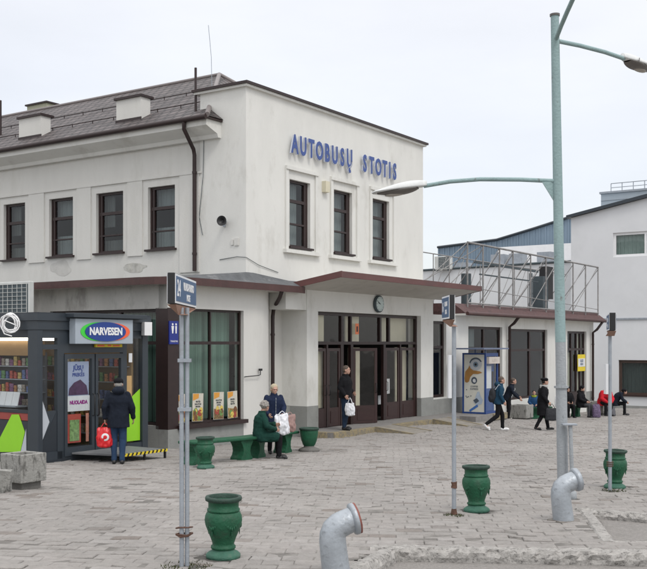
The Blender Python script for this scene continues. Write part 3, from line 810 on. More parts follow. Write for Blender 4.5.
# ---- right wing
mb = MB(); GU = 3.5
hol = [(10.62, 11.62, .5, 3.23), (13.43, 16.53, .1, 3.08), (17.32, 21.36, .1, 3.03), (23.83, 26.39, -.55, 3.0)]
wall_open(mb, PF('F', .03), 10.55, 27.4, -1.6, 3.46, hol)
mb.box(27.1, 27.4, .34, 6, -1.6, 3.46)
mb.build('wall', M['plaster'], ST)
W3 = PF('F', .03)
mb = MB()
pbox(mb, W3, 10.552, 13.4, -1.6, .45, -.015, .05)
pbox(mb, W3, 26.4, 27.4, -1.6, .1, -.015, .05); mb.build('plinth', M['plinth'], ST)
window(W3, *hol[0], ST, vb=[], hb=[(2.30, .1)], sill=False, w_=.1)
window(W3, *hol[1], ST, vb=[(15.0, .12)], hb=[(2.2, .08)], sill=False, w_=.1, curtains=[(13.5, 14.6, 2.3, 3.0, cl_)])
window(W3, *hol[2], ST, vb=[(19.6, .14)], hb=[(2.15, .1)], sill=False, w_=.1)
window(W3, *hol[3], ST, vb=[(24.6, .1), (25.3, .1), (25.8, .1)], hb=[(2.15, .1)], sill=False, w_=.1, curtains=[(24.65, 25.2, -.3, 2.0, M['cream']), (25.9, 26.3, -.3, 3, M['cream'])])
mb = MB(); pbox(mb, W3, 23.84, 26.38, -.5, .15, .09, .12); mb.build('door_panel', M['brown'], ST)
mb = MB(); mb.box(12.3, 28.1, -.42, .06, GU - .04, GU + .03); mb.build('soffit', M['plaster2'], ST)
mb = MB(); mb.tube([(12.3, -.48, GU + .03), (28.2, -.48, GU + .03)], .07, 10); mb.build('gutter', M['redbrown'], ST)
mb = MB()
vs = [(12.3, -.42, GU + .034), (28.15, -.42, GU + .034), (28.15, .1, GU + .42), (12.3, .1, GU + .42), (12.3, 8, GU + .46), (28.15, 8, GU + .46), (12.3, 8, 3.3), (28.15, 8, 3.3)]
mb.add(vs, [(0, 1, 2, 3), (3, 2, 5, 4), (4, 5, 7, 6), (0, 3, 4, 6), (1, 7, 5, 2)])
mb.build('wing_roof', mat('dark red tile band', (.085, .04, .038), .7, .35, 6, .6, 18, dirt=(.03, .02, .02), dscale=7, damt=.8), ST)
pipe([(17.0, -.48, GU), (16.95, -.3, 3.25), (16.95, -.10, 3.1), (16.95, -.10, -.6)], r=.06)
pipe([(27.3, -.48, GU), (26.95, -.3, 3.1), (26.95, -.10, 2.95), (26.95, -.10, -.8)], r=.06)
# entrance platform with brick edge
mb = MB(); mb.box(2.66, 13.2, -1.02, .2, -1.2, D - .004); mb.box(10.6, 13.2, -1.62, -1.02, -1.2, D - .006)
es = mb.build('entrance_step', mat('step asphalt', (.22, .21, .20), .9, .2, 6, .4, 30), None)
es.location = (AX, AY, 0); es.rotation_euler = (0, 0, ANG)
tag(es, 'long low grey entrance step with worn yellow painted brick edge below the doors', 'step')
mb = MB()
def bricks(a, b, fixed, along='u'):
    x = a
    while x < b - .02:
        if along == 'u': mb.bev(x + .003, x + .077, fixed - .02, fixed + .20, -.30, D + .004, .006)
        else: mb.bev(fixed - .02, fixed + .20, x + .003, x + .077, -.30, D + .004, .006)
        x += .08
mby = mat('worn yellow brick', (.30, .245, .14), .85, .2, 14, .4, 40, dirt=(.19, .17, .14), dscale=10, damt=.85, dpos=.44)
for args in ((2.66, 4.9, -1.04), (-.82, -.1, 2.62, 'v'), (6.2, 8.5, -1.04), (12.0, 13.2, -1.64)):
    mb = MB(); bricks(*args); mb.build('brick_edge', mby, es)
def ramp(u0, u1, v0, v1, label):
    r_ = MB(); g0 = gz(W(0, 0)[1])
    def gw(u, v): return gz(W(u, v)[1]) + bump(*W(u, v))
    vs = [(u0, v0, D + .012), (u1, v0, D + .012), (u1, v1, gw(u1, v1) + .014), (u0, v1, gw(u0, v1) + .014), (u0, v0, -.6), (u1, v0, -.6), (u1, v1, -.6), (u0, v1, -.6)]
    r_.add(vs, [(0, 1, 2, 3), (4, 7, 6, 5), (0, 4, 5, 1), (1, 5, 6, 2), (2, 6, 7, 3), (3, 7, 4, 0)])
    o = r_.build('ramp', mat('ramp boards', (.24, .22, .19), .9, .2, 6, .4, 30), None); o.location = (AX, AY, 0); o.rotation_euler = (0, 0, ANG)
    s_ = MB()
    for a in (u0, u1 - .12):
        s_.add([(a, v0 + .002, D + .02), (a + .12, v0 + .002, D + .02), (a + .12, v1, gw(a, v1) + .022), (a, v1, gw(a, v1) + .022)], [(0, 1, 2, 3)])
    s_.add([(u0 - .003, v0, D + .01), (u0 - .003, v1, gw(u0, v1) + .01), (u0 - .003, v1, -.5), (u0 - .003, v0, -.5)], [(0, 1, 2, 3)])
    s_.build('yellow_edge', mby, o)
    tag(o, label, 'ramp')
ramp(4.85, 6.05, -1.03, -2.35, 'short wooden ramp with yellow edges in front of the half open entrance door')
ramp(8.55, 9.7, -1.03, -2.3, 'short yellow edged ramp at the right end of the entrance glazing')

def bthing(o, lab, cat, grp=None):
    o.location = (AX, AY, 0); o.rotation_euler = (0, 0, ANG); return tag(o, lab, cat, grp)
# wall clock
ck = thing('wall_clock', 'round clock with pale face and dark rim above the entrance doors', 'clock', (*W(6.74, 0), 3.70), ANG)
T = Matrix.Rotation(R(90), 4, 'X')
mb = MB(); mb.lathe([(.34, 0), (.36, .04), (.36, .12), (.31, .14)], 32, T=T); mb.build('case', M['acgrille'], ck)
mb = MB(); mb.lathe([(.305, .1405), (.305, .146)], 32, T=T); mb.build('dial', mat('pale dial', (.42, .50, .48), .3, .05, 3), ck)
mb = MB(); mb.box(-.012, .012, -.155, -.149, -.02, .17, Matrix.Rotation(R(-75), 4, 'Y')); mb.box(-.009, .009, -.160, -.156, -.03, .25, Matrix.Rotation(R(-62), 4, 'Y')); mb.build('hands', M['black'], ck)
mb = MB()
for k in range(12): mb.box(-.01, .01, -.152, -.147, .24, .28, Matrix.Rotation(R(30 * k), 4, 'Y'))
mb.build('hour_marks', M['black'], ck); ck.scale = (.76, .76, .76)
# loudspeaker on the tower side
ls = thing('loudspeaker', 'small black horn loudspeaker on the side wall of the tower', 'loudspeaker', (*W(0, .72), 5.71), ANG)
T = Matrix.Rotation(R(-90), 4, 'Y') @ Matrix.Rotation(R(20), 4, 'X')
mb = MB(); mb.lathe([(.03, .10), (.05, .2), (.09, .28), (.17, .34), (.175, .35), (.165, .35), (.08, .29), (.03, .25)], 24, T=T); mb.build('horn', M['black'], ls)
mb = MB(); mb.lathe([(.03, .0), (.07, .02), (.07, .12), (.03, .14)], 20, T=T); mb.build('driver', M['galv'], ls)
mb = MB(); mb.box(-.08, 0, -.03, .03, -.18, .02); mb.build('bracket', M['galv'], ls); ls.scale = (.78, .78, .78)
mb = MB(); mb.box(-.03, -.001, .24, .38, 5.05, 5.25); mb.box(-.035, -.03, .26, .30, 5.08, 5.2); mb.box(-.03, -.001, .42, .50, 5.07, 5.22)
bthing(mb.build('junction_box', M['plaster2'], None), 'small grey junction box low on the tower side wall', 'junction box')
mb = MB(); mb.box(3.58, 3.80, -.14, -.001, 6.90, 7.22); bthing(mb.build('alarm_box', M['cream'], None), 'cream alarm box between two upper windows of the tower', 'alarm box')
mb = MB(); pt = [(-.015, 1.45, 8.2), (-.03, 1.47, 7.0), (-.02, 1.62, 5.9), (-.02, 1.5, 5.4)]; mb.tube(pt, .008, 6)
mb.tube([(-.01, .9, 4.7), (-.02, .3, 4.75), (-.02, -.02, 4.72), (.5, -.03, 4.55), (1.4, -.02, 4.40)], .008, 6)
bthing(mb.build('wall_cable', M['acgrille'], None), 'thin dark cable running down and around the tower wall', 'cable')
# toilet sign on the pier
mb = MB(); mb.box(-2.98, -2.66, -.03, -.001, 2.42, 2.98); ts = bthing(mb.build('toilet_sign', mat('toilet sign blue', (.01, .025, .22), .35, .05, 3), None), 'blue toilet sign with white figure on the brown corner pier', 'sign')
mb = MB()
for cx in (-2.87, -2.75):
    mb.lathe([(.028, 0), (.028, .004)], 14, T=FT(cx, -.031, 2.90) )
    mb.add([FT(cx, -.034, 2.68) @ Vector(p) for p in ((-.02, 0, 0), (.02, 0, 0), (.045 if cx < -2.8 else .03, .18, 0), (-.045 if cx < -2.8 else -.03, .18, 0))], [(0, 1, 2, 3)])
text_on(mb, 'TUALETAS', .055, FT(-2.82, -.034, 2.49), .001, .001)
mb.build('pictogram', M['white'], ts)
# small bent hook / tap beside the window
mb = MB(); mb.tube([(-.08, -.01, 1.55), (-.08, -.07, 1.56), (.45, -.08, 1.58), (.55, -.06, 1.6), (.55, -.06, 1.72)], .012, 6); mb.box(.49, .61, -.08, -.04, 1.70, 1.76)
bthing(mb.build('wall_bracket', M['black'], None), 'thin dark bracket on the wall right of the green blinds', 'bracket')

# posters in the blinds window
pal = [(.65, .30, .05), (.55, .50, .32), (.30, .05, .02), (.10, .22, .05), (.6, .45, .08)]
rnd = random.Random(5)
where = ['leftmost of the four menu posters, half behind the sign pole', 'menu poster standing second from left in the green window', 'menu poster just right of the middle mullion of the green window', 'menu poster at the right end of the green window']
for k, uc in enumerate((-2.42, -1.87, -1.06, -.48)):
    p_ = thing('menu_poster', where[k], 'poster', (*W(uc, .06), .47), ANG, 'menu posters in the green window')
    tl = Matrix.Rotation(R((-3, 2, 1, -2)[k]), 4, 'Y')
    mb = MB(); mb.box(-.20, .20, -.006, .006, .02, .72, tl); mb.build('sheet', mat('poster paper', (.56, .53, .45), .6, .12, 9), p_)
    mb = MB(); T = tl @ FT(0, -.008, 0)
    mb.add([T @ Vector(v) for v in ((-.19, .54, 0), (.02, .60, 0), (.03, .71, 0), (-.19, .71, 0))], [(0, 1, 2, 3)]); mb.build('orange_corner', mat('print orange', pal[0]), p_)
    mb = MB(); mb.add([T @ Vector(v) for v in ((-.19, .03, .0002), (.19, .03, .0002), (.19, .24, .0002), (-.19, .30, .0002))], [(0, 1, 2, 3)]); mb.build('food_photo', mat('food photo ' + 'abcd'[k], [(.22, .20, .06), (.34, .24, .05), (.18, .12, .05), (.36, .25, .08)][k], .6, .9, 22, dirt=(.12, .03, .02), dscale=9, damt=.9, dpos=.5), p_)
    for nm, cc in (('yellow_print', (.62, .47, .10)), ('red_print', (.32, .06, .04)), ('green_print', (.14, .26, .07)), ('brown_print', (.16, .07, .03))):
        mb = MB()
        for q in range(2):
            x, y, r_ = rnd.uniform(-.12, .12), rnd.uniform(.10, .30), rnd.uniform(.05, .08)
            mb.add([T @ Vector((x + r_ * math.cos(a * .524), y + r_ * 1.2 * math.sin(a * .524), .001 + .0015 * q + rnd.random() * .001)) for a in range(12)], [list(range(12))])
        mb.build(nm, mat(nm, cc, .6, .3, 20), p_)
    mb = MB()
    for q in range(3): text_on(mb, ('KAVA', 'PIETŪS', 'SALOTOS', 'SRIUBA')[(k + q) % 4], .055, T @ Matrix.Translation((0, .51 - q * .06, .001)), .0008, .002)
    mb.build('print', M['anthracite'], p_)

# ------------------------------------------------------------------ buildings behind on the right
def plain(name, lab, cat): return thing(name, lab, cat, (AX, AY, 0), ANG)
RB = plain('white_building', 'tall white rendered building with sloping dark roof edge at the right side of the square', 'building')
UB = 34.3; LB = PF('L', UB)
def Lvz(x, y, u):                                    # photo point -> (v, z) on a plane u = const
    k = (x - CXP) / FPX; ax = AX + rx * u; ay = AY + ry * u
    v = (k * ay - ax) / (-ry - k * rx); Y = ay + v * rx
    return v, CZ + (HOR - y) / FPX * Y
va, z1 = Lvz(571, 218, UB); vb, z2 = Lvz(647, 198, UB)
slope = (z2 - z1) / (va - vb); ve = va - 14
w0, wz1 = Lvz(613, 233, UB); w1, wz0 = Lvz(700, 253, UB)
l0, lz1 = Lvz(618.5, 360, UB); l1, lz0 = Lvz(680, 397, UB)
mb = MB(); wall_open(mb, LB, ve, va, -2, z1, [(w1, w0, wz0, wz1), (l1, l0, lz0, lz1)])
mb.add([LB(va, z1), LB(ve, z1), LB(ve, z1 + slope * 14)], [(0, 1, 2)])
mb.add([(UB + .3, va, -2), (UB + 14, va, -2), (UB + 14, va, z1), (UB + .3, va, z1)], [(0, 1, 2, 3)]); mb.add([(UB + .3, ve, -2), (UB + 14, ve, -2), (UB + 14, ve, z1 + slope * 14), (UB + .3, ve, z1 + slope * 14)], [(0, 1, 2, 3)])
mb.build('wall', mat('white render', (.66, .67, .68), .9, .05, .4, .2, 30, dirt=(.58, .59, .59), dscale=.3, damt=.45), RB)
mb = MB(); vs = []
for u in (UB - .25, UB + 14):
    vs += [(u, va + .2, z1 - .02), (u, ve, z1 + slope * 14 + .02), (u, ve, z1 + slope * 14 + .22), (u, va + .2, z1 + .14)]
mb.add(vs, [(0, 1, 2, 3), (4, 7, 6, 5), (0, 4, 5, 1), (1, 5, 6, 2), (2, 6, 7, 3), (3, 7, 4, 0)]); mb.build('roof', M['anthracite'], RB)
wf = window(LB, w1, w0, wz0, wz1, RB, vb=[(w0 + (w1 - w0) * .38, .12), (w0 + (w1 - w0) * .7, .12)], fm=M['white'], curtains=[(w1, w0, wz0, wz1, mat('pale green curtain', (.42, .50, .46), .9, .1, 2))], sill=False, w_=.14)
wf2 = window(LB, l1, l0, lz0, lz1, RB, vb=[(l0 + (l1 - l0) * .5, .1)], fm=mat('brown wood frame', (.055, .032, .024), .6, .2, 5), curtains=[(l1, l0, lz0, lz1, mat('grey green blind', (.085, .11, .105), .9, .25, 4, stretch=(8, 8, 1)))], sill=True, w_=.16)
_, bz = Lvz(620, 319, UB)
mb = MB(); pbox(mb, LB, ve, va - .2, bz - .05, bz + .05, -.06, -.001); mb.build('cable_duct', M['galv'], RB)
mb = MB(); pbox(mb, LB, ve, va, -2, -1.0, -.03, -.001); mb.build('plinth', M['plinth'], RB)
_, ga = Lvz(571, 244, UB)
# cladding block above
CBt = plain('clad_rooftop_block', 'pale blue grey clad rooftop block with railing behind the white building', 'building')
uc = 50; va2, zt = Lvz(601, 194, uc); _, zb = Lvz(601, 230, uc)
mb = MB(); mb.box(uc, uc + 8, va2 - 16, va2, -2, zt); mb.build('wall', M['greysheet'], CBt)
mb = MB(); mb.box(uc - .08, uc + 8.1, va2 - 16, va2 + .1, zt, zt + .14); mb.build('roof_edge', M['galv'], CBt)
mb = MB()
for k in range(4):
    mb.box(uc - .03, uc - .005, va2 - 16, va2, zt - .5 - k * .62, zt - .47 - k * .62)
mb.build('panel_joint', M['galv'], CBt)
mb = MB()
for k in range(9): mb.tube([(uc + .4, va2 - .6 - k * .8, zt + .1), (uc + .4, va2 - .6 - k * .8, zt + .75)], .03, 6)
mb.tube([(uc + .4, va2 - .6, zt + .75), (uc + .4, va2 - 7, zt + .75)], .03, 6); mb.tube([(uc + .4, va2 - .6, zt + .45), (uc + .4, va2 - 7, zt + .45)], .025, 6)
mb.build('railing', M['galv'], CBt)
# blue hall
BH = plain('blue_hall', 'long blue corrugated hall with curved sloping roofline behind the station wing', 'building')
ub = 46
pts = [Lvz(x, y, ub) for x, y in ((437, 249), (438, 248), (497, 240.5), (535, 229), (571, 217.5), (606, 207))]
mb = MB()
poly = [(pts[0][0], -2)] + pts[1:] + [(pts[-1][0], -2)]
vs = [Vector((ub, a, b)) for a, b in poly] + [Vector((ub + 9, a, b)) for a, b in poly]; n = len(poly)
mb.add(vs, [list(range(n)), [n + i for i in range(n)][::-1]] + [(i, n + i, n + (i + 1) % n, (i + 1) % n) for i in range(n)])
a0, a1 = pts[0][0], pts[-1][0]; k = a0 - .1
def ztop(v):
    for (p, q) in zip(pts[1:-1], pts[2:]):
        if q[0] <= v <= p[0]: return q[1] + (p[1] - q[1]) * (v - q[0]) / (p[0] - q[0])
    return pts[1][1]
while k > a1 + .1:
    mb.box(ub - .05, ub - .002, k - .10, k, 0, ztop(k) - .05); k -= .42
mb.build('wall', M['bluesheet'], BH)
mb = MB(); mb.tube([(ub - .1, p[0], p[1] + .05) for p in pts[1:]], .09, 6); mb.build('roof_edge', M['anthracite'], BH)
# white hall between
WH = plain('white_annex', 'low white rendered annex with dark parapet edge behind the roof lattice', 'building')
uw = 37.5; p0 = Lvz(420, 272, uw); p1 = Lvz(572, 262, uw); p2 = Lvz(498, 246, uw + 3); p3 = Lvz(572, 243, uw + 3)
zw = (p0[1] + p1[1]) / 2
mb = MB(); vs = [Vector((uw, p0[0] + 4, -2)), Vector((uw, p1[0], -2)), Vector((uw, p1[0], p1[1])), Vector((uw, p0[0] + 4, p0[1]))]
vs += [v + Vector((2.6, 0, 0)) for v in vs]
mb.add(vs, [(0, 1, 2, 3), (4, 7, 6, 5), (0, 4, 5, 1), (1, 5, 6, 2), (2, 6, 7, 3), (3, 7, 4, 0)]); mb.build('wall', mat('white render', (.60, .61, .60)), WH)
mb = MB(); mb.tube([(uw - .05, p0[0] + 4, p0[1] + .05), (uw - .05, p1[0], p1[1] + .05)], .07, 6); mb.build('parapet_edge', M['acgrille'], WH)
mb = MB(); mb.box(uw + 3, uw + 7, p3[0], p2[0], -2, p3[1]); mb.build('rooftop_block', M['white'], WH)
mb = MB()
for t in (.25, .5, .62, .8): 
    v = p0[0] + (p1[0] - p0[0]) * t; mb.box(uw + .6, uw + 1.4, v - .5, v + .4, p0[1] - .1, p0[1] + .55 + .4 * (t > .4))
mb.build('roof_equipment', M['galv'], WH)
def ac(name, lab, x, y0, y1, x1, u):
    v0, zt = Lvz(x, y0, u); v1, zb = Lvz(x1, y1, u)
    o = thing(name, lab, 'air conditioner', (*W(u, (v0 + v1) / 2), zb), ANG, None); hw = abs(v0 - v1) / 2; h = zt - zb
    mb = MB(); mb.bev(0, .45 if h < 1 and u > 0 else .16, -hw, hw, 0, h, .02); mb.build('casing', M['acwhite'], o)
    mb = MB(); mb.box(-.015, -.001, -hw * .95, hw * .45, h * .08, h * .92); gr = mb.build('grille', M['acgrille'], o)
    mb = MB(); n = 6
    for k in range(n + 1):
        y = -hw * .92 + (hw * 1.37) * k / n; mb.box(-.03, -.016, y - .005, y + .005, h * .08, h * .92)
    for k in range(8):
        z = h * .08 + h * .84 * k / 7; mb.box(-.029, -.017, -hw * .92, hw * .45, z - .005, z + .005)
    mb.build('wire_guard', M['acwhite'], gr)
    mb = MB(); mb.box(.02, .14, -hw * .8, -hw * .7, -.1, 0); mb.box(.02, .14, hw * .7, hw * .8, -.1, 0); mb.build('foot', M['acgrille'], o)
    return o
ac('air_conditioner', 'white air conditioner with dark grille on the parapet behind the canopy', 434.5, 256.5, 269, 449.5, 37.0)
ac('air_conditioner', 'large white air conditioner with gridded grille above the kiosk roof', -12, 283, 315, 29, -4.2)

# roof lattice on the right wing
M['lattice'] = mat('weathered lattice steel', (.24, .235, .23), .7, .3, 6, .3, 40)
LT_ = plain('roof_lattice', 'tall rusty steel lattice frame standing on the low roof of the right wing', 'lattice frame')
def Fuz(x, y, v):
    k = (x - CXP) / FPX; ax = AX - ry * v; ay = AY + rx * v
    u = (k * ay - ax) / (rx - k * ry); return u, CZ + (HOR - y) / FPX * (ay + u * ry)
vz = -.05
mb = MB(); us = [Fuz(x, 300, vz)[0] for x in (467.5, 483, 499.6, 513, 530.6, 546, 559, 573, 585.5, 598)]
for u in us: mb.tube([(u, vz, GU + .2), (u, vz, 6.2)], .032, 6); mb.tube([(u, vz, 6.1), (u, 1.6, GU + .4)], .018, 5)
mb.build('post', M['lattice'], LT_)
mb = MB(); mb.tube([(us[0], vz, 6.22), (us[-1], vz, 6.2)], .04, 6); mb.tube([(us[0], vz - .02, 3.95), (us[-1], vz - .02, 3.93)], .03, 6)
mb.tube([(us[0], vz - .02, 4.55), (us[-1], vz - .02, 4.1)], .015, 6)
mb.build('rail', M['lattice'], LT_)
mb = MB()
for a, b in ((0, 2), (1, 3), (2, 4), (3, 5), (4, 6), (6, 8), (7, 9)):
    mb.tube([(us[a], vz + .03, 3.9), (us[b], vz + .03, 6.2)], .018, 5)
mb.tube([(us[0] - 2.5, 1, 4.4), (us[1], vz + .03, 6.2)], .018, 5)
mb.tube([(us[0] - 3.4, .3, 4.3), (us[0], vz + .03, 6.2)], .018, 5); mb.tube([(us[0] - 1.6, .6, 3.95), (us[0], vz, 5.3)], .018, 5)
for q in range(len(us) - 1):
    mb.tube([(us[q] + .2, 1.6, 3.95), (us[q + 1] + .2, 1.6, 5.9)], .014, 5); mb.tube([(us[q] + .4, 1.6, 3.9), (us[q] + .4, 1.6, 5.9)], .02, 5)
mb.tube([(us[0] - 2.6, 1.6, 5.9), (us[-1], 1.6, 5.9)], .022, 5)
mb.build('brace', M['lattice'], LT_)
mb = MB(); mb.box(us[1], us[5], .3, .36, 5.55, 5.63); mb.box(us[2] - .6, us[5] + .5, .5, .56, 5.15, 5.2); mb.build('crossbar', M['acgrille'], LT_)
# vent stack and dark rags behind it
vt = plain('vent_stack', 'grey sheet vent stack with dark hood on the wing roof behind the lattice', 'vent')
u_, z_ = Fuz(543, 270, .9)
mb = MB(); mb.box(u_ - .5, u_ + .1, .7, 1.2, 4.0, 5.5); mb.build('duct', M['acgrille'], vt)
mb = MB(); mb.prism([(u_ + .2, .8), (u_ + 1.0, .8), (u_ + .8, 1.2), (u_ + .3, 1.2)], 4.5, 6.0); mb.build('hood', M['black'], vt)
mb = MB(); mb.tube([(u_ - 1.2, 1, 3.9), (u_ - 1.2, 1, 5.6)], .08, 8); mb.tube([(u_ - 7.8, 1, 3.9), (u_ - 7.8, 1, 5.2)], .2, 10); mb.build('pipe', M['acgrille'], vt)

# ------------------------------------------------------------------ kiosk
K = thing('kiosk', 'dark grey convenience kiosk with glazed double door, lit shelves and oval name sign', 'kiosk', (*W(-7.36, -.53), 0), ANG)
KU, KV, KT = 3.10, 3.4, 3.05
KF, KL = PF('F', 0), PF('L', 0)
A_ = M['anthracite']
mb = MB(); mb.bev(-.03, .10, -.03, .28, -.06, 2.72, .012); mb.bev(KU - .16, KU + .02, -.02, .2, -.1, 2.72, .012); mb.box(KU - .12, KU, .2, KV, -.1, 2.72); mb.box(0, KU, KV - .12, KV, -.1, 2.72)
mb.box(0, .2, KV - .3, KV - .12, -.1, 2.72)
mb.build('frame', A_, K)
mb = MB(); mb.box(-.04, KU + .03, -.04, KV, 2.72, 2.90); mb.box(-.07, KU + .06, -.07, KV + .02, 2.905, 3.05); mb.build('fascia', A_, K)
mb = MB(); mb.box(-.05, KU + .05, -.05, KV + .01, 3.051, 3.07); mb.build('roof', M['anthdark'], K)
mb = MB(); mb.box(.0, KU, .0, KV - .12, -.10, .06); mb.build('base', M['anthdark'], K)
# front: bars
mb = MB()
for a, b, z0, z1 in ((.10, KU - .16, 2.55, 2.72), (.50, .68, .06, 2.55), (2.35, 2.47, .06, 2.55), (.10, KU - .16, .06, .22), (.10, .5, 2.32, 2.42), (.68, 2.35, 2.24, 2.55)):
    pbox(mb, KF, a, b, z0, z1, .0, .10)
pbox(mb, KF, .10, .50, .22, 1.06, .015, .09)
mb.build('front_frame', A_, K)
g = MB()
for a, b, z0, z1 in ((.10, .5, 1.06, 2.32), (.10, .5, 2.42, 2.55), (2.47, 2.94, .22, 2.55)):
    g.add([KF(a, z0, .05), KF(b, z0, .05), KF(b, z1, .05), KF(a, z1, .05)], [(0, 1, 2, 3)])
g.build('front_glass', G_SHOP, K)
for a, b in ((.68, 1.50), (1.53, 2.35)):
    mb = MB(); st_ = .075
    pbox(mb, KF, a, a + st_, .10, 2.22, -.02, .06); pbox(mb, KF, b - st_, b, .10, 2.22, -.02, .06); pbox(mb, KF, a + st_, b - st_, 2.12, 2.22, -.02, .06); pbox(mb, KF, a + st_, b - st_, .10, .28, -.02, .06)
    dr = mb.build('door', A_, K)
    g = MB(); g.add([KF(a + st_, .28, .02), KF(b - st_, .28, .02), KF(b - st_, 2.12, .02), KF(a + st_, 2.12, .02)], [(0, 1, 2, 3)]); g.build('pane', G_SHOP, dr)
    h = MB(); hx = b - .05 if a < 1 else a + .05; h.tube([(hx, -.02, .9), (hx, -.08, .92), (hx, -.08, 1.35), (hx, -.02, 1.37)], .012, 8); h.build('handle', M['black'], dr)
    if a < 1:
        h = MB(); h.box(a + .12, b - .12, .03, .035, 1.30, 2.06); dp = h.build('door_poster', mat('poster pale blue', (.33, .38, .52), .5, .1, 3), dr)
        h = MB(); text_on(h, 'JŪSŲ', .13, FT((a + b) / 2, .028, 1.92), .0008, .006); text_on(h, 'PREKĖS', .10, FT((a + b) / 2, .028, 1.78), .0008, .004); h.build('print', M['signblue'], dp)
        h = MB(); h.box(a + .10, b - .10, .024, .028, 1.02, 1.34); pl = h.build('door_banner', M['paper'], dr)
        h = MB(); text_on(h, 'NUOLAIDA', .105, FT((a + b) / 2, .021, 1.20), .001, .006, .9); h.build('print', mat('print purple', (.28, .02, .22)), pl)
        h = MB(); h.prism([((a+b)/2 - .27, 1.36), ((a+b)/2 + .27, 1.36), ((a+b)/2 + .22, 1.55), ((a+b)/2 + .05, 1.68), ((a+b)/2 - .12, 1.62), ((a+b)/2 - .25, 1.50)], -.026, -.022, Matrix.Rotation(R(90), 4, 'X') @ Matrix.Scale(1, 4)) ; h.build('poster_picture', mat('poster dark plum', (.06, .02, .07), .5, .4, 12), dr)
        h = MB(); h.box(a + .12, a + .48, .03, .035, .36, .96); mg = h.build('magazine_sheet', mat('magazine red', (.42, .07, .05), .5, .2, 6), dr)
        h = MB(); h.box(a + .17, a + .43, .022, .029, .40, .84); h.build('magazine_cover', mat('magazine green', (.20, .32, .12), .5, .6, 14), mg)
        h = MB(); h.box(b - .20, b - .12, .03, .035, .36, .96); h.build('magazine_strip', mat('magazine pink', (.5, .22, .16), .5, .3, 8), dr)
# film graphics
def film(name, pts, m_, P=KF, d=-.004, par=K):
    mb = MB(); vs = [P(s, z, d) for s, z in pts] + [P(s, z, d + .003) for s, z in pts]; n = len(pts)
    mb.add(vs, [list(range(n)), [n + i for i in range(n)][::-1]] + [(i, (i + 1) % n, n + (i + 1) % n, n + i) for i in range(n)]); return mb.build(name, m_, par)
film('light_grey_graphic', [(.105, 1.32), (.30, .84), (.105, .45)], M['lightgrey'], d=.008)
film('dark_grey_graphic', [(.105, .24), (.11, .43), (.49, 1.04), (.49, .24)], M['anthdark'], d=.009)
film('lime_graphic', [(2.50, .26), (2.92, .26), (2.92, 1.42), (2.50, 1.14)], M['lime'], d=.04)
film('beige_graphic', [(2.50, 1.20), (2.66, 1.20), (2.66, 1.72), (2.50, 1.72)], mat('film beige', (.52, .33, .14), .5, .1, 3), d=.04)
# left side
mb = MB()
pbox(mb, KL, .28, KV - .3, 2.56, 2.72, .0, .1); pbox(mb, KL, .28, KV - .3, 1.02, 1.08, .0, .1); pbox(mb, KL, .28, KV - .3, -.05, .86, .0, .1)
mb.build('side_panel', M['anthdark'], K)
mb = MB(); pbox(mb, KL, .29, KV - .31, .87, 1.015, .01, .09); mb.build('red_strip', mat('film dull red', (.28, .05, .04), .5, .1, 3), K)
g = MB(); g.add([KL(.28, 1.08, .05), KL(KV - .3, 1.08, .05), KL(KV - .3, 2.56, .05), KL(.28, 2.56, .05)], [(0, 1, 2, 3)]); g.build('side_glass', G_SHOP, K)
def lz(x, y):
    k = (x - CXP) / FPX; X, Y = K.location.x, K.location.y
    v = (k * Y - X) / (-ry - k * rx); return v, CZ + (HOR - y) / FPX * (Y + v * rx)
film('lime_graphic', [lz(-6, 452), lz(0, 438), lz(12, 414.5), lz(19, 414.5), lz(25, 432), lz(20.5, 452)], M['lime'], KL, -.006)
film('light_grey_graphic', [lz(26.3, 429), lz(26.5, 452), lz(20.8, 452)], M['lightgrey'], KL, -.006)
# sign
mb = MB(); mb.bev(.77, 2.42, -.24, -.045, 2.43, 2.96, .012); sg = mb.build('name_sign', M['signsilver'], K)
def oval(cx, cz, rx_, rz_, d, name, m_, par):
    mb = MB(); n = 40
    vs = [Vector((cx + rx_ * math.cos(2 * PI * i / n), dd, cz + rz_ * math.sin(2 * PI * i / n))) for dd in (d, d + .006) for i in range(n)]
    mb.add(vs, [list(range(n)), [n + i for i in range(n)][::-1]] + [(i, (i + 1) % n, n + (i + 1) % n, n + i) for i in range(n)]); return mb.build(name, m_, par)
oval(1.42, 2.69, .52, .20, -.250, 'green_oval', M['signgreen'], sg); oval(1.78, 2.69, .53, .19, -.254, 'orange_oval', M['signorange'], sg)
oval(1.60, 2.69, .585, .205, -.262, 'blue_oval', M['signblue'], sg)
mb = MB(); text_on(mb, 'NARVESEN', .215, FT(1.60, -.268, 2.69), .003, .009, .90); mb.build('sign_text', M['white'], sg)
mb = MB(); mb.bev(.66, 2.78, -.32, -.04, 2.975, 3.07, .01); mb.build('awning', A_, K)
mb = MB(); mb.box(1.50, 2.28, -.05, -.002, 2.36, 2.425); yl = mb.build('yellow_strip_sign', M['yellow'], K)
mb = MB(); mb.box(1.55, 1.75, -.055, -.051, 2.375, 2.41); mb.box(1.85, 1.95, -.055, -.051, 2.38, 2.41); mb.box(2.0, 2.2, -.055, -.051, 2.375, 2.405); mb.build('print', M['signorange'], yl)
mb = MB(); mb.prism([(2.86, -.16), (3.10, -.16), (3.07, -.03), (2.89, -.03)], 2.62, 2.92); mb.build('flood_lamp', M['white'], K)
mb = MB(); mb.box(2.52, 2.62, -.015, -.001, 2.02, 2.22); mb.build('sticker', M['paper'], K)
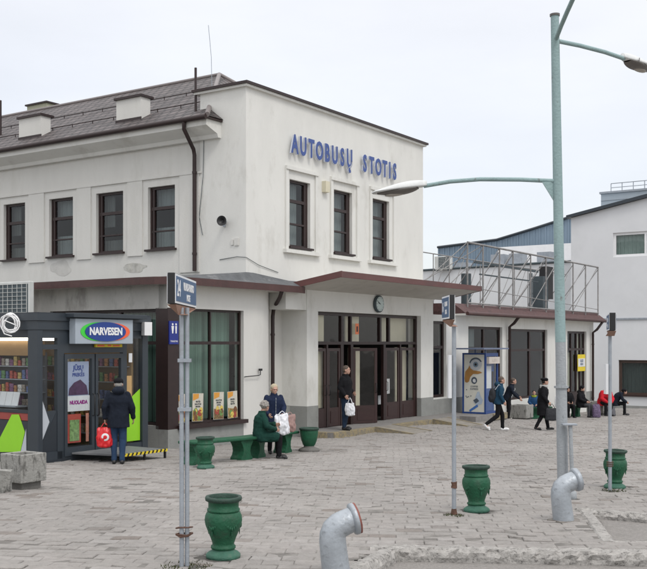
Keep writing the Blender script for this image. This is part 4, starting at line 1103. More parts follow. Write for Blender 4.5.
# inside
mb = MB(); mb.box(.3, 2.9, .4, 3.1, 2.56, 2.60); mb.build('ceiling', M['white'], K)
mb = MB(); mb.box(.5, .62, .6, 3.0, 2.50, 2.56); mb.box(1.7, 1.82, .6, 3.0, 2.50, 2.56); mb.build('ceiling_lamp', M['ledwarm'], K)
mb = MB(); mb.box(.2, 2.95, KV - .2, KV - .13, .06, 2.6); mb.box(KU - .2, KU - .13, .3, KV - .2, .06, 2.6); mb.build('inner_wall', mat('inner board', (.30, .20, .10), .7, .1, 3), K)
mb = MB(); mb.box(.95, 1.0, .9, KV - .2, .06, 2.25); mb.build('shelf_back', mat('shelf back', (.16, .17, .19), .6, .1, 3), K)
mb = MB()
SHZ = (1.10, 1.38, 1.66, 1.94)
for z in SHZ: mb.box(.60, .95, .9, KV - .3, z, z + .02); 
for z in (.35, .75, 1.15, 1.55, 1.9): mb.box(KU - .46, KU - .2, .35, KV - .2, z, z + .02)
mb.build('shelf', M['galv'], K)
mb = MB(); mb.box(.60, .95, .9, KV - .3, 2.18, 2.50); mb.build('header_board', mat('warm wood board', (.36, .22, .10), .6, .1, 3), K)
# small goods on the shelves, each its own object
gcol = [(.38, .07, .05), (.42, .31, .10), (.08, .12, .26), (.50, .48, .45), (.18, .07, .15), (.09, .20, .08), (.36, .17, .07), (.26, .22, .18)]
gm = [mat('package colour ' + 'abcdefgh'[i], c, .45, .95, 30) for i, c in enumerate(gcol)]
gmesh = []
for m_ in gm:
    mb = MB(); mb.bev(-.06, .06, -.045, .045, 0, .17, .012); gmesh.append(mb.mesh('snack_package', m_))
rnd = random.Random(11)
def good(x, y, z):
    o = bpy.data.objects.new('snack_package', rnd.choice(gmesh)); COL.objects.link(o)
    p = W(-7.36 + x, -.53 + y); o.location = (p[0], p[1], z); o.rotation_euler = (0, 0, ANG + R(90) + rnd.uniform(-.2, .2)); o.scale = (rnd.uniform(.8, 1.05), 1, rnd.uniform(.7, 1.25))
    tag(o, 'small bright snack package on a lit shelf inside the kiosk', 'package', 'packages on the kiosk shelves')
for z in SHZ:
    y = .98
    while y < KV - .36: good(.70, y, z + .02); y += .135
for z in (.35, .75, 1.15, 1.55, 1.9):
    y = .42
    while y < KV - .3: good(KU - .36, y, z + .02); y += .16
mb = MB(); mb.prism([(.25, 1.0), (.55, 1.0), (.55, 3.0), (.25, 3.0)], 1.10, 1.13)
nr = bthing(mb.build('news_rack', M['galv'], None), 'sloping rack of newspapers behind the left kiosk window', 'rack')
nr.location = (*W(-7.36, -.53), 0)
mb = MB()
for k in range(9): mb.box(-.008, .008, 0, .20, 0, .30, Matrix.Translation((.38, 1.1 + k * .21, 1.12)) @ Matrix.Rotation(R(14), 4, 'Y'))
mb.build('newspaper', M['paper'], nr)
# kiosk door platform
KP = thing('door_platform', 'low grey platform with yellow and black striped edge in front of the kiosk door', 'platform', (*W(-7.36, -.53), 0), ANG)
pz = .17
mb = MB(); mb.prism([(.86, -.03), (1.15, -1.16), (2.48, -1.16), (2.48, -.03)], pz - .035, pz); mb.build('deck', mat('deck grey', (.16, .165, .17), .6, .15, 5), KP)
mb = MB(); mb.box(1.15, 2.5, -1.19, -1.161, pz - .05, pz + .006); ed_ = mb.build('edge', M['yellow'], KP)
mb = MB(); k = 1.17
while k < 2.42:
    mb.add([Vector(p) for p in ((k, -1.193, pz - .05), (k + .05, -1.193, pz - .05), (k + .085, -1.193, pz + .006), (k + .035, -1.193, pz + .006))], [(0, 1, 2, 3)]); mb.add([Vector(p) for p in ((k + .035, -1.193, pz + .0085), (k + .085, -1.193, pz + .0085), (k + .085, -1.161, pz + .0085), (k + .035, -1.161, pz + .0085))], [(0, 1, 2, 3)]); k += .12
mb.build('black_stripe', M['black'], ed_)
for x in (1.2, 1.82, 2.44):
    mb = MB(); mb.box(x, x + .04, -1.17, -1.13, -.06, pz - .036); mb.build('leg', M['black'], KP)
# cable coil
cc = at(11, 323, 20.3)
mb = MB(); rnd = random.Random(2); pts = []
for k in range(90):
    a = k * .42; r_ = .17 + .03 * math.sin(k * .37) + rnd.uniform(-.008, .008)
    pts.append((math.cos(a) * r_ * .9 + .03 * math.sin(k * .11), -.05 + .03 * math.sin(k * .5), math.sin(a) * r_))
pts += [(-.10, -.10, .05), (-.16, -.10, -.1), (-.10, -.11, -.22), (.05, -.10, -.27)]
mb.tube(pts, .013, 6)
o = mb.build('cable_coil', M['white'], None); o.location = cc; tag(o, 'loose white cable coil hanging at the left corner of the kiosk roof', 'cable')

# ------------------------------------------------------------------ plaza props
def frame_thing(name, lab, cat, u, v, z, grp=None, rz=0): return thing(name, lab, cat, (*W(u, v), z), ANG + rz, grp)
def concrete_planter(lab, loc, rz, s=.62, h=.48):
    o = thing('concrete_planter', lab, 'planter', loc, rz, 'square concrete planters')
    mb = MB(); t = .07
    mb.bev(-s / 2, s / 2, -s / 2, -s / 2 + t, .12, .12 + h, .012); mb.bev(-s / 2, s / 2, s / 2 - t, s / 2, .12, .12 + h, .012)
    mb.bev(-s / 2, -s / 2 + t, -s / 2 + t * .9, s / 2 - t * .9, .12, .119 + h, .012); mb.bev(s / 2 - t, s / 2, -s / 2 + t * .9, s / 2 - t * .9, .12, .119 + h, .012)
    mb.box(-s / 2 + t, s / 2 - t, -s / 2 + t, s / 2 - t, .13, .2)
    mb.build('box', M['concrete'], o)
    mb = MB(); mb.bev(-s * .38, s * .38, -s * .38, s * .38, -.05, .12, .01); mb.build('foot', mat('dark foot concrete', (.13, .125, .115), .95, .25, 6, .6, 30), o)
    mb = MB(); mb.box(-s / 2 + t, s / 2 - t, -s / 2 + t, s / 2 - t, .3, .12 + h - .06); mb.build('soil', mat('soil', (.05, .04, .03), .98, .4, 20, .9, 60), o)
    return o
g = GP(22, 491); c0 = Vector((g.x, g.y, 0)) + Vector((rx, ry, 0)) * .24 + Vector((-ry, rx, 0)) * .26
concrete_planter('stained square concrete planter left of the kiosk', (c0.x, c0.y, gz(c0.y)), ANG, .50, .44)
p = GP(517, 421); concrete_planter('square concrete planter between the ad cabinet and the walking woman', (7.75, 39.2, gz(39.2)), ANG, .72, .50)
concrete_planter('square concrete planter beside the purple bag at the far benches', (12.15, 44.3, gz(44.3)), ANG, .72, .50)
# leaning stone fragment
g = GP(4, 492.5)
mb = MB(); mb.prism([(-.22, -.05), (.10, -.06), (.12, .05), (-.20, .06)], 0, .36)
V2 = []
bm = bmesh.new(); me = mb.mesh('x', M['concrete']); bm.from_mesh(me); bmesh.ops.subdivide_edges(bm, edges=bm.edges[:], cuts=4, use_grid_fill=True)
for v in bm.verts:
    v.co.x += noise.noise(v.co * 6) * .035 - v.co.z * .22 * (1 if v.co.x < 0 else -.15); v.co.y += noise.noise(v.co * 9 + Vector((3, 0, 0))) * .02
    if v.co.z > .2: v.co.z += noise.noise(v.co * 7) * .05
bm.to_mesh(me); bm.free(); o = bpy.data.objects.new('stone_fragment', me); COL.objects.link(o); o.location = (g.x, g.y, g.z - .02); o.rotation_euler = (R(8), 0, R(15))
tag(o, 'broken grey stone fragment leaning against the left concrete planter', 'stone')

# urns
def urn_proto():
    o = thing('urn', 'x', 'urn', (0, 0, 0), 0, 'green urn shaped planters')
    mb = MB(); mb.lathe([(.155, 0), (.168, .006), (.170, .035), (.150, .055), (.118, .072), (.108, .09)], 36, wob=.004); mb.build('base', mat('base green', (.035, .12, .08), .7, .25, 8, .5, 30, dirt=(.10, .13, .10), dscale=9, damt=.6), o)
    mb = MB(); mb.lathe([(.106, .086), (.122, .10), (.122, .118), (.107, .128), (.108, .15), (.125, .20), (.150, .26), (.174, .32), (.184, .37), (.180, .415), (.165, .448), (.150, .462)], 36, wob=.006)
    for k in range(5):                          # raised leaf swags round the belly
        a0 = k * 2 * PI / 5
        for q in range(7):
            a = a0 + (q - 3) * .13; z = .355 - .028 * abs(math.cos((q - 3) * .5)) - .02 * (1 - abs(q - 3) / 3)
            mb.ell((.169 * math.cos(a), .169 * math.sin(a), z), (.012, .014, .022), nu=8, nv=6)
        mb.ell((.160 * math.cos(a0), .160 * math.sin(a0), .27), (.006, .013, .05), nu=8, nv=6)
    mb.build('belly', M['green'], o)
    mb = MB(); mb.lathe([(.150, .460), (.160, .466), (.160, .482), (.148, .490), (.149, .545), (.158, .560)], 36); mb.build('neck', M['green'], o)
    mb = MB(); mb.lathe([(.158, .558), (.178, .568), (.182, .590), (.176, .604), (.150, .606), (.143, .598), (.138, .55), (.13, .50)], 36, wob=.006); mb.build('rim', M['greenrim'], o)
    mb = MB(); mb.lathe([(.001, .50), (.136, .505), (.136, .51), (.001, .512)], 24); mb.build('soil', mat('soil', (.05, .04, .03)), o)
    return o
up = urn_proto()
for k, (px, py, lab, rzz) in enumerate(((222, 560, 'nearest green urn planter, in front between the signpost and the bent pipe', .3), (478, 513, 'green urn planter beside the middle thin pole', 1.2),
                             (617, 489, 'green urn planter behind the right thin pole', 2.1), (205, 469, 'green urn planter at the left end of the green benches', 2.9))):
    o = up if k == 0 else copy_tree(up); g = GP(px, py); o.location = (g.x, g.y + .12, g.z - .004); o.rotation_euler = (R((1.5, -1, .5, 0)[k]), R((0, 1, -1, 1)[k]), rzz); o['label'] = lab
bw = thing('bowl_planter', 'green bowl planter on grey foot at the right end of the benches', 'planter', GP(309, 452) + Vector((0, .15, 0)), 0)
mb = MB(); mb.lathe([(.24, 0), (.25, .01), (.245, .05), (.20, .075), (.13, .10), (.12, .13)], 32); mb.build('foot', mat('dark foot concrete', (.13, .125, .115)), bw)
mb = MB(); mb.lathe([(.12, .125), (.15, .17), (.185, .27), (.205, .38), (.215, .47), (.212, .50)], 32, wob=.006); mb.build('bowl', M['green'], bw)
mb = MB(); mb.lathe([(.21, .498), (.232, .505), (.235, .545), (.225, .553), (.20, .553), (.19, .48), (.1, .47)], 32); mb.build('rim', M['greenrim'], bw)

# benches
def bench(lab, u0, v0, u1, v1, legs, zseat=None, group='green concrete benches'):
    a = Vector(W(u0, v0)); b = Vector(W(u1, v1)); d = b - a; Ln = d.length; rz = math.atan2(d.y, d.x); g0 = gz(a.y); g1 = gz(b.y); tilt = math.atan2(g1 - g0, Ln)
    o = thing('bench', lab, 'bench', (a.x, a.y, g0), rz, group); o.rotation_euler = (0, -tilt, rz)
    mb = MB(); mb.bev(0, Ln, -.21, .21, .42, .48, .018)
    me = mb.build('seat', M['green'], o)
    for t in legs:
        x = Ln * t; lp = [(-.19, 0), (.19, 0), (.185, .05), (.135, .10), (.11, .18), (.12, .26), (.165, .34), (.20, .38), (.205, .42), (-.205, .42), (-.20, .38), (-.165, .34), (-.12, .26), (-.11, .18), (-.135, .10), (-.185, .05)]
        T = Matrix.Translation((x, .15, -.02)) @ Matrix.Rotation(R(90), 4, 'X')
        mb = MB(); mb.prism([(p_[0], p_[1] + (.018)) for p_ in lp], 0, .30, T); mb.build('leg', M['green'], o)
    return o
bench('left green bench between the urn and the seated woman', -6.0, -3.25, -3.95, -3.25, (.12, .86))
bench('green bench with the woman in the green coat seated on it', -3.9, -3.2, -1.75, -2.75, (.14, .78))
for (px, py, Y, lab, L_) in ((533, 419, 40.4, 'far green bench behind the walking woman in the black coat', 1.6), (562, 418, 41.6, 'far green bench between the lamp post and the purple bag', 1.9), (599, 415, 45.2, 'far green bench under the person in red', 1.8)):
    p_ = at(px, py, Y); u_ = (p_.x - AX) * rx + (p_.y - AY) * ry; v_ = -(p_.x - AX) * ry + (p_.y - AY) * rx
    bench(lab, u_, v_, u_ + L_, v_, (.15, .85))

# ad cabinet
AC = thing('coffee_cabinet', 'glazed blue framed coffee machine cabinet with eye poster on its side', 'vending cabinet', (*W(11.85, -1.42), D), ANG)
cw, cd, chh = 1.05, .92, 2.17
bl = mat('cabinet blue', (.02, .06, .22), .4, .1, 4)
mb = MB()
for x in (0, cw - .06):
    for y in (0, cd - .06): mb.box(x, x + .06, y, y + .06, -.06 if x + y < 9 else 0, chh)
mb.box(.06, cw - .06, 0, .06, 0, .08); mb.box(0, .06, .06, cd - .06, .0, .06); mb.box(0, .06, .06, cd - .06, chh - .05, chh); mb.box(.06, cw - .06, 0, .06, chh - .12, chh); mb.box(.02, cw, cd - .05, cd - .01, .05, chh)
mb.build('frame', bl, AC)
mb = MB(); mb.box(-.55, cw + .55, -.18, cd + .05, chh + .13, chh + .18) ; mb.box(.0, .05, 0, .05, chh, chh + .13); mb.box(cw - .06, cw, cd - .06, cd, chh, chh + .13); mb.build('roof', mat('cabinet roof', (.13, .16, .24), .5, .1, 4), AC)
mb = MB(); mb.box(.01, .035, .065, cd - .065, .06, chh - .06); ad = mb.build('side_poster', mat('poster cream', (.64, .63, .56), .5, .06, 3), AC)
def onad(x, z): return Vector((.004, cd - .065 - x, z))     # poster coordinates: x to the right 0..0.79
def adpoly(name, pts, m_, k=0):
    mb = MB(); mb.add([onad(x, z) - Vector((.0015 * k, 0, 0)) for x, z in pts], [list(range(len(pts)))]); return mb.build(name, m_, ad)
def circ(cx, cz, rx_, rz_, n=24, a0=0, a1=360): return [(cx + rx_ * math.cos(R(a0 + (a1 - a0) * i / n)), cz + rz_ * math.sin(R(a0 + (a1 - a0) * i / n))) for i in range(n)]
adpoly('brown_swirl', [(.02, 1.25), (.05, 1.5), (.16, 1.62), (.22, 1.74), (.26, 1.62), (.36, 1.55), (.62, 1.52), (.72, 1.47), (.55, 1.42), (.36, 1.42), (.24, 1.30), (.20, 1.15), (.12, 1.10), (.04, 1.13)], mat('print ochre', (.38, .19, .05), .5, .15, 4), 1)
adpoly('eye_white', circ(.46, 1.78, .25, .23), mat('print skin grey', (.46, .48, .50)), 2)
adpoly('eye_lid', circ(.46, 1.78, .25, .23, 24, 20, 175) + circ(.46, 1.78, .20, .17, 24, 175, 20), mat('print slate', (.07, .09, .12)), 3)
adpoly('eye_iris', circ(.46, 1.76, .10, .10), mat('print iris', (.16, .22, .28)), 4); adpoly('eye_pupil', circ(.46, 1.76, .045, .045), M['black'], 5)
adpoly('round_logo', circ(.40, 1.19, .115, .125), mat('print slate', (.07, .09, .12)), 1)
T = Matrix(((0, 0, -1, .0005), (-1, 0, 0, cd - .065 - .40), (0, 1, 0, 1.2), (0, 0, 0, 1)))
mb = MB(); text_on(mb, 'e', .24, T, .0006, .008); mb.build('logo_letter', M['paper'], ad)
mb = MB()
for q, (t_, z) in enumerate((('COFFEE', .97), ('EXPRESS', .88))):
    text_on(mb, t_, .085, Matrix(((0, 0, -1, .003), (-1, 0, 0, cd - .065 - .40), (0, 1, 0, z), (0, 0, 0, 1))), .0006, .001)
mb.build('print', mat('print slate', (.07, .09, .12)), ad)
adpoly('cup_shape', [(.38, .40), (.46, .62), (.52, .78), (.60, .80), (.64, .66), (.74, .50), (.70, .36), (.54, .30)], mat('print pale blue', (.42, .50, .60)), 1)
adpoly('cup_shadow', [(.36, .48), (.50, .56), (.60, .46), (.46, .36)], mat('print slate', (.07, .09, .12)), 2)
adpoly('blue_bar', [(.24, .06), (.56, .26), (.52, .34), (.20, .12)], mat('print mid blue', (.05, .15, .42)), 2)
mb = MB()
for x, z in ((.10, .85), (.08, .62), (.17, .60), (.27, .63), (.12, .58)): mb.add([onad(x + .025 * math.cos(R(60 * i)), z + .02 * math.sin(R(60 * i))) for i in range(6)], [list(range(6))])
mb.build('bean_spots', mat('print slate', (.07, .09, .12)), ad)
mb = MB(); mb.bev(.12, cw - .12, .10, cd - .1, .06, 1.85, .02); mc = mb.build('coffee_machine', mat('machine blue', (.03, .09, .27), .3, .1, 4), AC)
mb = MB(); mb.box(.20, cw - .40, .088, .098, .9, 1.7); mb.build('machine_panel', M['paper'], mc)
mb = MB(); mb.box(cw - .34, cw - .2, .088, .098, .8, 1.5); mb.build('button_panel', M['black'], mc)
mb = MB(); mb.box(.07, cw - .07, -.10, .02, chh - .38, chh - .14); text_on(mb, 'KAVA', .16, FT(cw / 2, -.104, chh - .26), .002, .002); mb.build('header_sign', mat('header cream', (.55, .50, .45), .5, .1, 4), AC)
g = MB(); g.add([(.06, .03, .08), (cw - .06, .03, .08), (cw - .06, .03, chh - .4), (.06, .03, chh - .4)], [(0, 1, 2, 3)]); g.build('glass', G_SHOP, AC)
# yellow notice
u_, z_ = Fuz(579, 354.6, 0); u2_, z2_ = Fuz(586.5, 370.5, 0)
mb = MB(); mb.box(u_, u2_, .06, .075, z2_ - .02, z_); nt_ = bthing(mb.build('yellow_notice', M['yellow'], None), 'yellow notice with white middle on the far door of the wing', 'notice')
mb = MB(); hh = z_ - z2_; mb.box(u_ + .05, u2_ - .05, .050, .059, z2_ + hh * .25, z_ - hh * .25); mb.build('white_field', M['paper'], nt_)
mb = MB(); text_on(mb, 'KASOS', .19, FT((u_ + u2_) / 2, .047, z2_ + hh * .6), .001, .004, .7); text_on(mb, 'BILIETAI', .15, FT((u_ + u2_) / 2, .047, z2_ + hh * .4), .001, .003, .7); mb.build('print', M['boardblue'], nt_)

# ------------------------------------------------------------------ bent pipes
def bent(lab, x, y, z, rz, rimmat, s=1.0):
    o = thing('bent_pipe', lab, 'pipe', (x, y, z), rz, 'bent ventilation pipes'); o.scale = (s, s, s)
    path = [(.02, 0, -.1), (.0, 0, .06), (-.02, 0, .20), (-.03, 0, .31), (-.028, 0, .36), (-.012, 0, .405), (.03, 0, .44), (.09, 0, .468), (.15, 0, .49)]
    mb = MB(); mb.tube(path, [.128, .126, .122, .12, .119, .118, .116, .114, .112], 28)
    rnd = random.Random(int(x * 10) + 3)
    mb.v = [tuple(Vector(v) + Vector(v).normalized() * noise.noise(Vector(v) * 7 + Vector((x, 0, 0))) * .003) for v in mb.v]
    mb.build('elbow', M['silverpaint'], o)
    d = Vector((.05, 0, .012)).normalized(); T = Matrix.Translation(Vector((.15, 0, .49))) @ d.to_track_quat('Z', 'X').to_matrix().to_4x4()
    mb = MB(); mb.lathe([(.112, -.01), (.140, .0), (.146, .012), (.146, .03), (.142, .036)], 28, T=T, wob=.012); fl = mb.build('flange', M['silverpaint'], o)
    mb = MB(); mb.lathe([(.142, .036), (.143, .052), (.105, .056), (.10, .04)], 28, T=T, wob=.015); mb.build('rim', rimmat, fl)
    mb = MB(); pts = [(.02 + .20 * math.cos(k * .7) * (1 + .25 * math.sin(k * 2.3)), .18 * math.sin(k * .7) * (1 + .2 * math.cos(k * 3.1))) for k in range(9)]; mb.prism(pts, -.02, .010); mb.build('mortar_collar', mat('collar mortar', (.22, .20, .18), .95, .25, 12, .6, 40), o)
    return o
g = GP(565, 522); bent('grey bent ventilation pipe in front of the tall lamp post', g.x, g.y + .1, g.z, R(12), M['silverpaint'])
bent('nearest grey bent pipe with a red brown rim in the foreground', .11, 8.95, gz(8.95), R(14), mat('rim red brown', (.24, .085, .065), .7, .25, 12, .3, 30))

# ------------------------------------------------------------------ lamp post
LB_ = Vector((3.50, 14.6, gz(14.6)))
LP = thing('lamp_post', 'tall teal and grey lamp post with three long arms', 'street lamp', LB_, 0)
lean = Vector((-.0175, 0, 1))
def lp(z): return lean * z
zt = at(555, 14, 14.6).z - LB_.z
mb = MB(); mb.tube([lp(-.1), lp(.8), lp(1.62)], [.082, .081, .080], 20); mb.build('sleeve', M['greypole'], LP)
mb = MB(); mb.tube([lp(1.6), lp(2.28)], [.077, .075], 20); mb.build('painted_section', M['greypole'], LP)
mb = MB(); mb.tube([lp(2.27), lp(4), lp(zt - .02)], [.076, .071, .060], 20); mb.build('pole', M['teal'], LP)
mb = MB(); mb.tube([lp(1.60), lp(1.63)], [.105, .105], 20); mb.build('flange', M['greypole'], LP)
mb = MB(); mb.tube([lp(zt - .03), lp(zt)], [.072, .074], 20); mb.build('top_cap', M['lampdark'], LP)
def lamp_head(T, par):
    """shell along +x from the arm end, about 0.8 m"""
    mb = MB(); n = 14; V = []; F = []; seg = 14
    for i in range(n + 1):
        t = i / n; x = .86 * t; wdt = .05 + .12 * math.sin(min(t * 1.15, 1) * PI * .5) ** 1.2 * (1 if t < .8 else max(.02, math.cos((t - .8) / .2 * PI / 2) ** .6))
        hgt = .040 + .075 * math.sin(PI * min(t + .12, 1) ** .8); hgt = max(hgt * (1 if t < .95 else .5), .01)
        for k in range(seg): 
            a = PI * k / (seg - 1); V.append(T @ Vector((x, wdt * math.cos(a), hgt * math.sin(a))))
    for i in range(n):
        for k in range(seg - 1): F.append((i * seg + k, i * seg + k + 1, (i + 1) * seg + k + 1, (i + 1) * seg + k))
        F.append((i * seg, (i + 1) * seg, (i + 1) * seg + seg - 1, i * seg + seg - 1))
    F.append(list(range(seg))); F.append([n * seg + k for k in range(seg)][::-1]); mb.add(V, F, True)
    h = mb.build('lamp_head', M['lampwhite'], par)
    mb = MB(); V = []; F = []
    for i in range(n + 1):
        t = i / n; x = .14 + .64 * t; wdt = .04 + .095 * math.sin(PI * min(t + .05, 1) ** .8); hgt = .02 + .055 * math.sin(PI * t ** .8)
        for k in range(seg): a = PI * k / (seg - 1); V.append(T @ Vector((x, max(wdt, .012) * math.cos(a), -.004 - hgt * math.sin(a))))
    for i in range(n):
        for k in range(seg - 1): F.append((i * seg + k, (i + 1) * seg + k, (i + 1) * seg + k + 1, i * seg + k + 1))
        F.append((i * seg, i * seg + seg - 1, (i + 1) * seg + seg - 1, (i + 1) * seg))
    mb.add(V, F, True); mb.build('bowl', M['lampdark'], h)
    mb = MB(); mb.ell((0, 0, 0), (.17, .07, .03), T @ Matrix.Translation((.50, 0, -.058))); mb.build('lens', mat('lamp lens', (.34, .31, .27), .3, .1, 5), h)
    mb = MB()
    for x in (.28, .62): mb.prism([(x - .012, -.13), (x + .012, -.13), (x + .004, -.125), (x - .004, -.125)], .0, .05, T)
    mb.build('clip', M['lampdark'], h)
def arm(pts, head_dir, tiltdeg=0):
    mb = MB(); mb.tube(pts, .032, 14); a = mb.build('arm', M['teal'], LP)
    e_ = Vector(pts[-1]); d = Vector((head_dir[0], head_dir[1], 0)).normalized(); rz = math.atan2(d.y, d.x)
    T = Matrix.Translation(e_ - d * .05) @ Matrix.Rotation(rz, 4, 'Z') @ Matrix.Rotation(R(tiltdeg), 4, 'Y')
    lamp_head(T, a)
def rel(x, y, Y): return at(x, y, Y) - LB_
arm([rel(554, 181, 14.6), rel(520, 179.5, 14.75), rel(480, 179.2, 15.0), rel(450, 181.5, 15.15), rel(424, 186, 15.3)], (rel(370, 190, 15.5) - rel(424, 186, 15.3)).to_2d(), 6)
arm([rel(558, 41, 14.6), rel(580, 45.5, 14.95), rel(605, 52, 15.35), rel(624, 58.5, 15.7)], (1.25, 1.1), 4)
arm([rel(556, 39, 14.58), rel(561, 26, 14.2), rel(567, 12, 13.7), rel(576, -8, 13.1), rel(588, -35, 12.4)], (.05, -1), 2)
g_ = rel(553, 187, 14.6); mb = MB(); T = Matrix(((1, 0, 0, 0), (0, 0, -1, 0), (0, 1, 0, 0), (0, 0, 0, 1)))
mb.prism([(g_.x - .16, g_.z + .075), (g_.x + .02, g_.z + .075), (g_.x + .02, g_.z - .22)], -.01, .01, Matrix.Translation((0, g_.y, 0)) @ T); mb.build('arm_gusset', M['teal'], LP)
g = GP(573, 499)
sp_ = thing('capped_pipe', 'thin grey capped pipe standing close to the lamp post', 'pipe', (g.x, g.y, g.z))
hh = at(573, 424, g.y).z - g.z
mb = MB(); mb.tube([(0, 0, -.05), (-.04, 0, hh - .02)], .030, 14); mb.build('tube', M['greypole'], sp_)
mb = MB(); mb.bev(-.16, .05, -.06, .06, hh - .02, hh + .006, .006); mb.build('cap', M['galv'], sp_)
mb = MB(); mb.lathe([(.045, -.01), (.055, .01), (.05, .10), (.035, .11)], 14); mb.build('collar', M['greypole'], sp_)

# ------------------------------------------------------------------ stop signs
def stop_sign(lab, base, poles, near, far, zt, zb, face_side, apexz, lines, grp='bus stop boards on thin poles', thick=.065, big=None):
    """near/far: ground points of the board ends (x, y)"""
    bx, by = base; g0 = gz(by); o = thing('stop_sign', lab, 'stop sign', (bx, by, g0), 0, grp)
    for (dx, dy, r_, ztop) in poles:
        mb = MB(); mb.tube([(dx, dy, -.05), (dx, dy, ztop - g0)], r_, 12); mb.build('pole', M['galv'], o)
    a = Vector((near[0] - bx, near[1] - by, 0)); b = Vector((far[0] - bx, far[1] - by, 0)); d = (b - a).normalized(); nn = Vector((-d.y, d.x, 0)); 
    z0, z1 = zb - g0, zt - g0
    rz = math.atan2(d.y, d.x); T = Matrix.Translation((a + b) / 2) @ Matrix.Rotation(rz, 4, 'Z'); Ln = (b - a).length
    mb = MB(); mb.bev(-Ln / 2, Ln / 2, -thick / 2, thick / 2, z0, z1, .006, T); bd = mb.build('board', M['black'], o)
    for s_ in (-1, 1):
        rm = MB(); y = s_ * (thick / 2 + .004); rm.box(-Ln / 2 + .012, Ln / 2 - .012, y - .003, y + .003, z0 + .008, z1 - .008, T); f_ = rm.build('white_border', M['paper'], bd)
        rm = MB(); y = s_ * (thick / 2 + .009); rm.box(-Ln / 2 + .035, Ln / 2 - .035, y - .002, y + .002, z0 + .028, z1 - .028, T); rm.build('blue_field', M['boardblue'], bd)
        y = s_ * (thick / 2 + .013)
        TT = T @ Matrix(((-1 if s_ > 0 else 1, 0, 0, 0), (0, 0, s_, y), (0, 1, 0, 0), (0, 0, 0, 1)))
        zc_ = (z0 + z1) / 2
        for (t_, sz, xo, zo_, sx) in lines:
            rm = MB(); text_on(rm, t_, sz, TT @ Matrix.Translation((xo, zc_ + zo_, 0)), .001, .003, sx); rm.build('lettering', M['white'], bd)
    mb = MB(); wv = [T @ Vector((x, y, z)) for x, y, z in ((-Ln / 2 + .02, -thick * .62, z0 - .004), (Ln / 2 - .02, -thick * .62, z0 - .004), (Ln / 2 - .02, thick * .62, z0 - .004), (-Ln / 2 + .02, thick * .62, z0 - .004))]
    ap = Vector((0, .0, apexz - g0)); mb.add(wv + [ap + Vector((-.04, -.1, 0)), ap + Vector((.04, -.1, 0)), ap + Vector((.04, .1, 0)), ap + Vector((-.04, .1, 0))], [(0, 1, 2, 3), (4, 7, 6, 5), (0, 4, 5, 1), (1, 5, 6, 2), (2, 6, 7, 3), (3, 7, 4, 0)]); mb.build('wooden_wedge', M['wood'], o)
    return o
g = GP(184, 567)
s1 = stop_sign('near blue stop board with large 24 on twin grey poles', (g.x, g.y), [(-.022, 0, .021, 2.78), (.026, .02, .021, 2.78)], (-1.36, 8.92), (-1.33, 10.15), 3.08, 2.80, 1, 2.71,
    [('24', .21, -.46, 0, .9), ('VILNIUS-PUNSKO', .10, .10, .035, .80), ('MOTE', .085, .08, -.065, .9)])
mb = MB()
for z in (at(184, 360, g.y).z, at(184, 409, g.y).z): mb.box(-.055, .065, -.035, .045, z - g.z - .02, z - g.z + .012)
mb.build('clamp', M['galv'], s1)
mb = MB(); rnd = random.Random(4); zc_ = at(184, 533, g.y).z - g.z
for q in range(5):
    z = zc_ + rnd.uniform(-.03, .05); mb.tube([(-.075, .0, z), (-.03, -.035, z + rnd.uniform(-.02, .02)), (.04, -.03, z + rnd.uniform(-.02, .02)), (.078, .01, z + .01), (.03, .055, z), (-.05, .05, z), (-.075, .0, z)], .007, 6)
mb.build('rope', M['rust'], s1)
g = GP(454, 515)
s2 = stop_sign('blue stop board on the middle thin pole in front of the entrance canopy', (g.x, g.y), [(0, 0, .028, 2.70)], (1.59, 12.35), (1.572, 12.98), 3.05, 2.745, -1, 2.66,
    [('16', .17, -.19, 0, .8), ('KAUNAS', .08, .08, .04, .75), ('RYGA', .075, .08, -.06, .75)], thick=.06)
mb = MB(); z0, z1 = at(449, 398, g.y).z - g.z, at(449, 355, g.y).z - g.z; mb.box(-.075, -.035, -.06, .06, z0, z1); mb.build('timetable', M['paper'], s2)
mb = MB(); z = at(454, 485, g.y).z - g.z; mb.tube([(0, 0, z - .04), (.004, 0, z), (0, 0, z + .04)], [.040, .034, .040], 10); mb.build('joint', M['rust'], s2)
mb = MB(); mb.lathe([(.05, -.01), (.04, .03), (.031, .08)], 12); mb.build('rusty_foot', M['rust'], s2)
g = GP(610, 491)
d_ = Vector((4.47, 15.43)).normalized(); c_ = Vector((4.44, 15.43)); dd = Vector((d_.x * .985 - d_.y * .04, d_.y * .985 + .01)).normalized()
q0 = c_ - dd * .5; q1 = c_ + dd * .55
s3 = stop_sign('narrow looking dark stop board on the right thin pole', (g.x, g.y), [(0, 0, .028, 2.60)], (q0.x, q0.y), (q1.x, q1.y), at(610, 313.5, 15.4).z, at(610, 331, 15.4).z, -1, at(610, 336, 15.4).z,
    [('12', .18, -.34, 0, .9), ('ALYTUS', .08, .10, .03, .9), ('LAZDIJAI', .07, .10, -.06, .9)], thick=.085)
mb = MB(); z0, z1 = at(607, 394, g.y).z - g.z, at(607, 364, g.y).z - g.z; mb.box(-.08, -.04, -.06, .06, z0, z1); mb.build('timetable', M['paper'], s3)
mb = MB(); z = at(610, 466, g.y).z - g.z
for q in range(3): mb.tube([(-.05, 0, z + q * .03), (0, -.045, z + q * .028), (.05, 0, z + q * .03), (0, .045, z + q * .03), (-.05, 0, z + q * .03)], .008, 6)
mb.build('rope', M['rust'], s3)
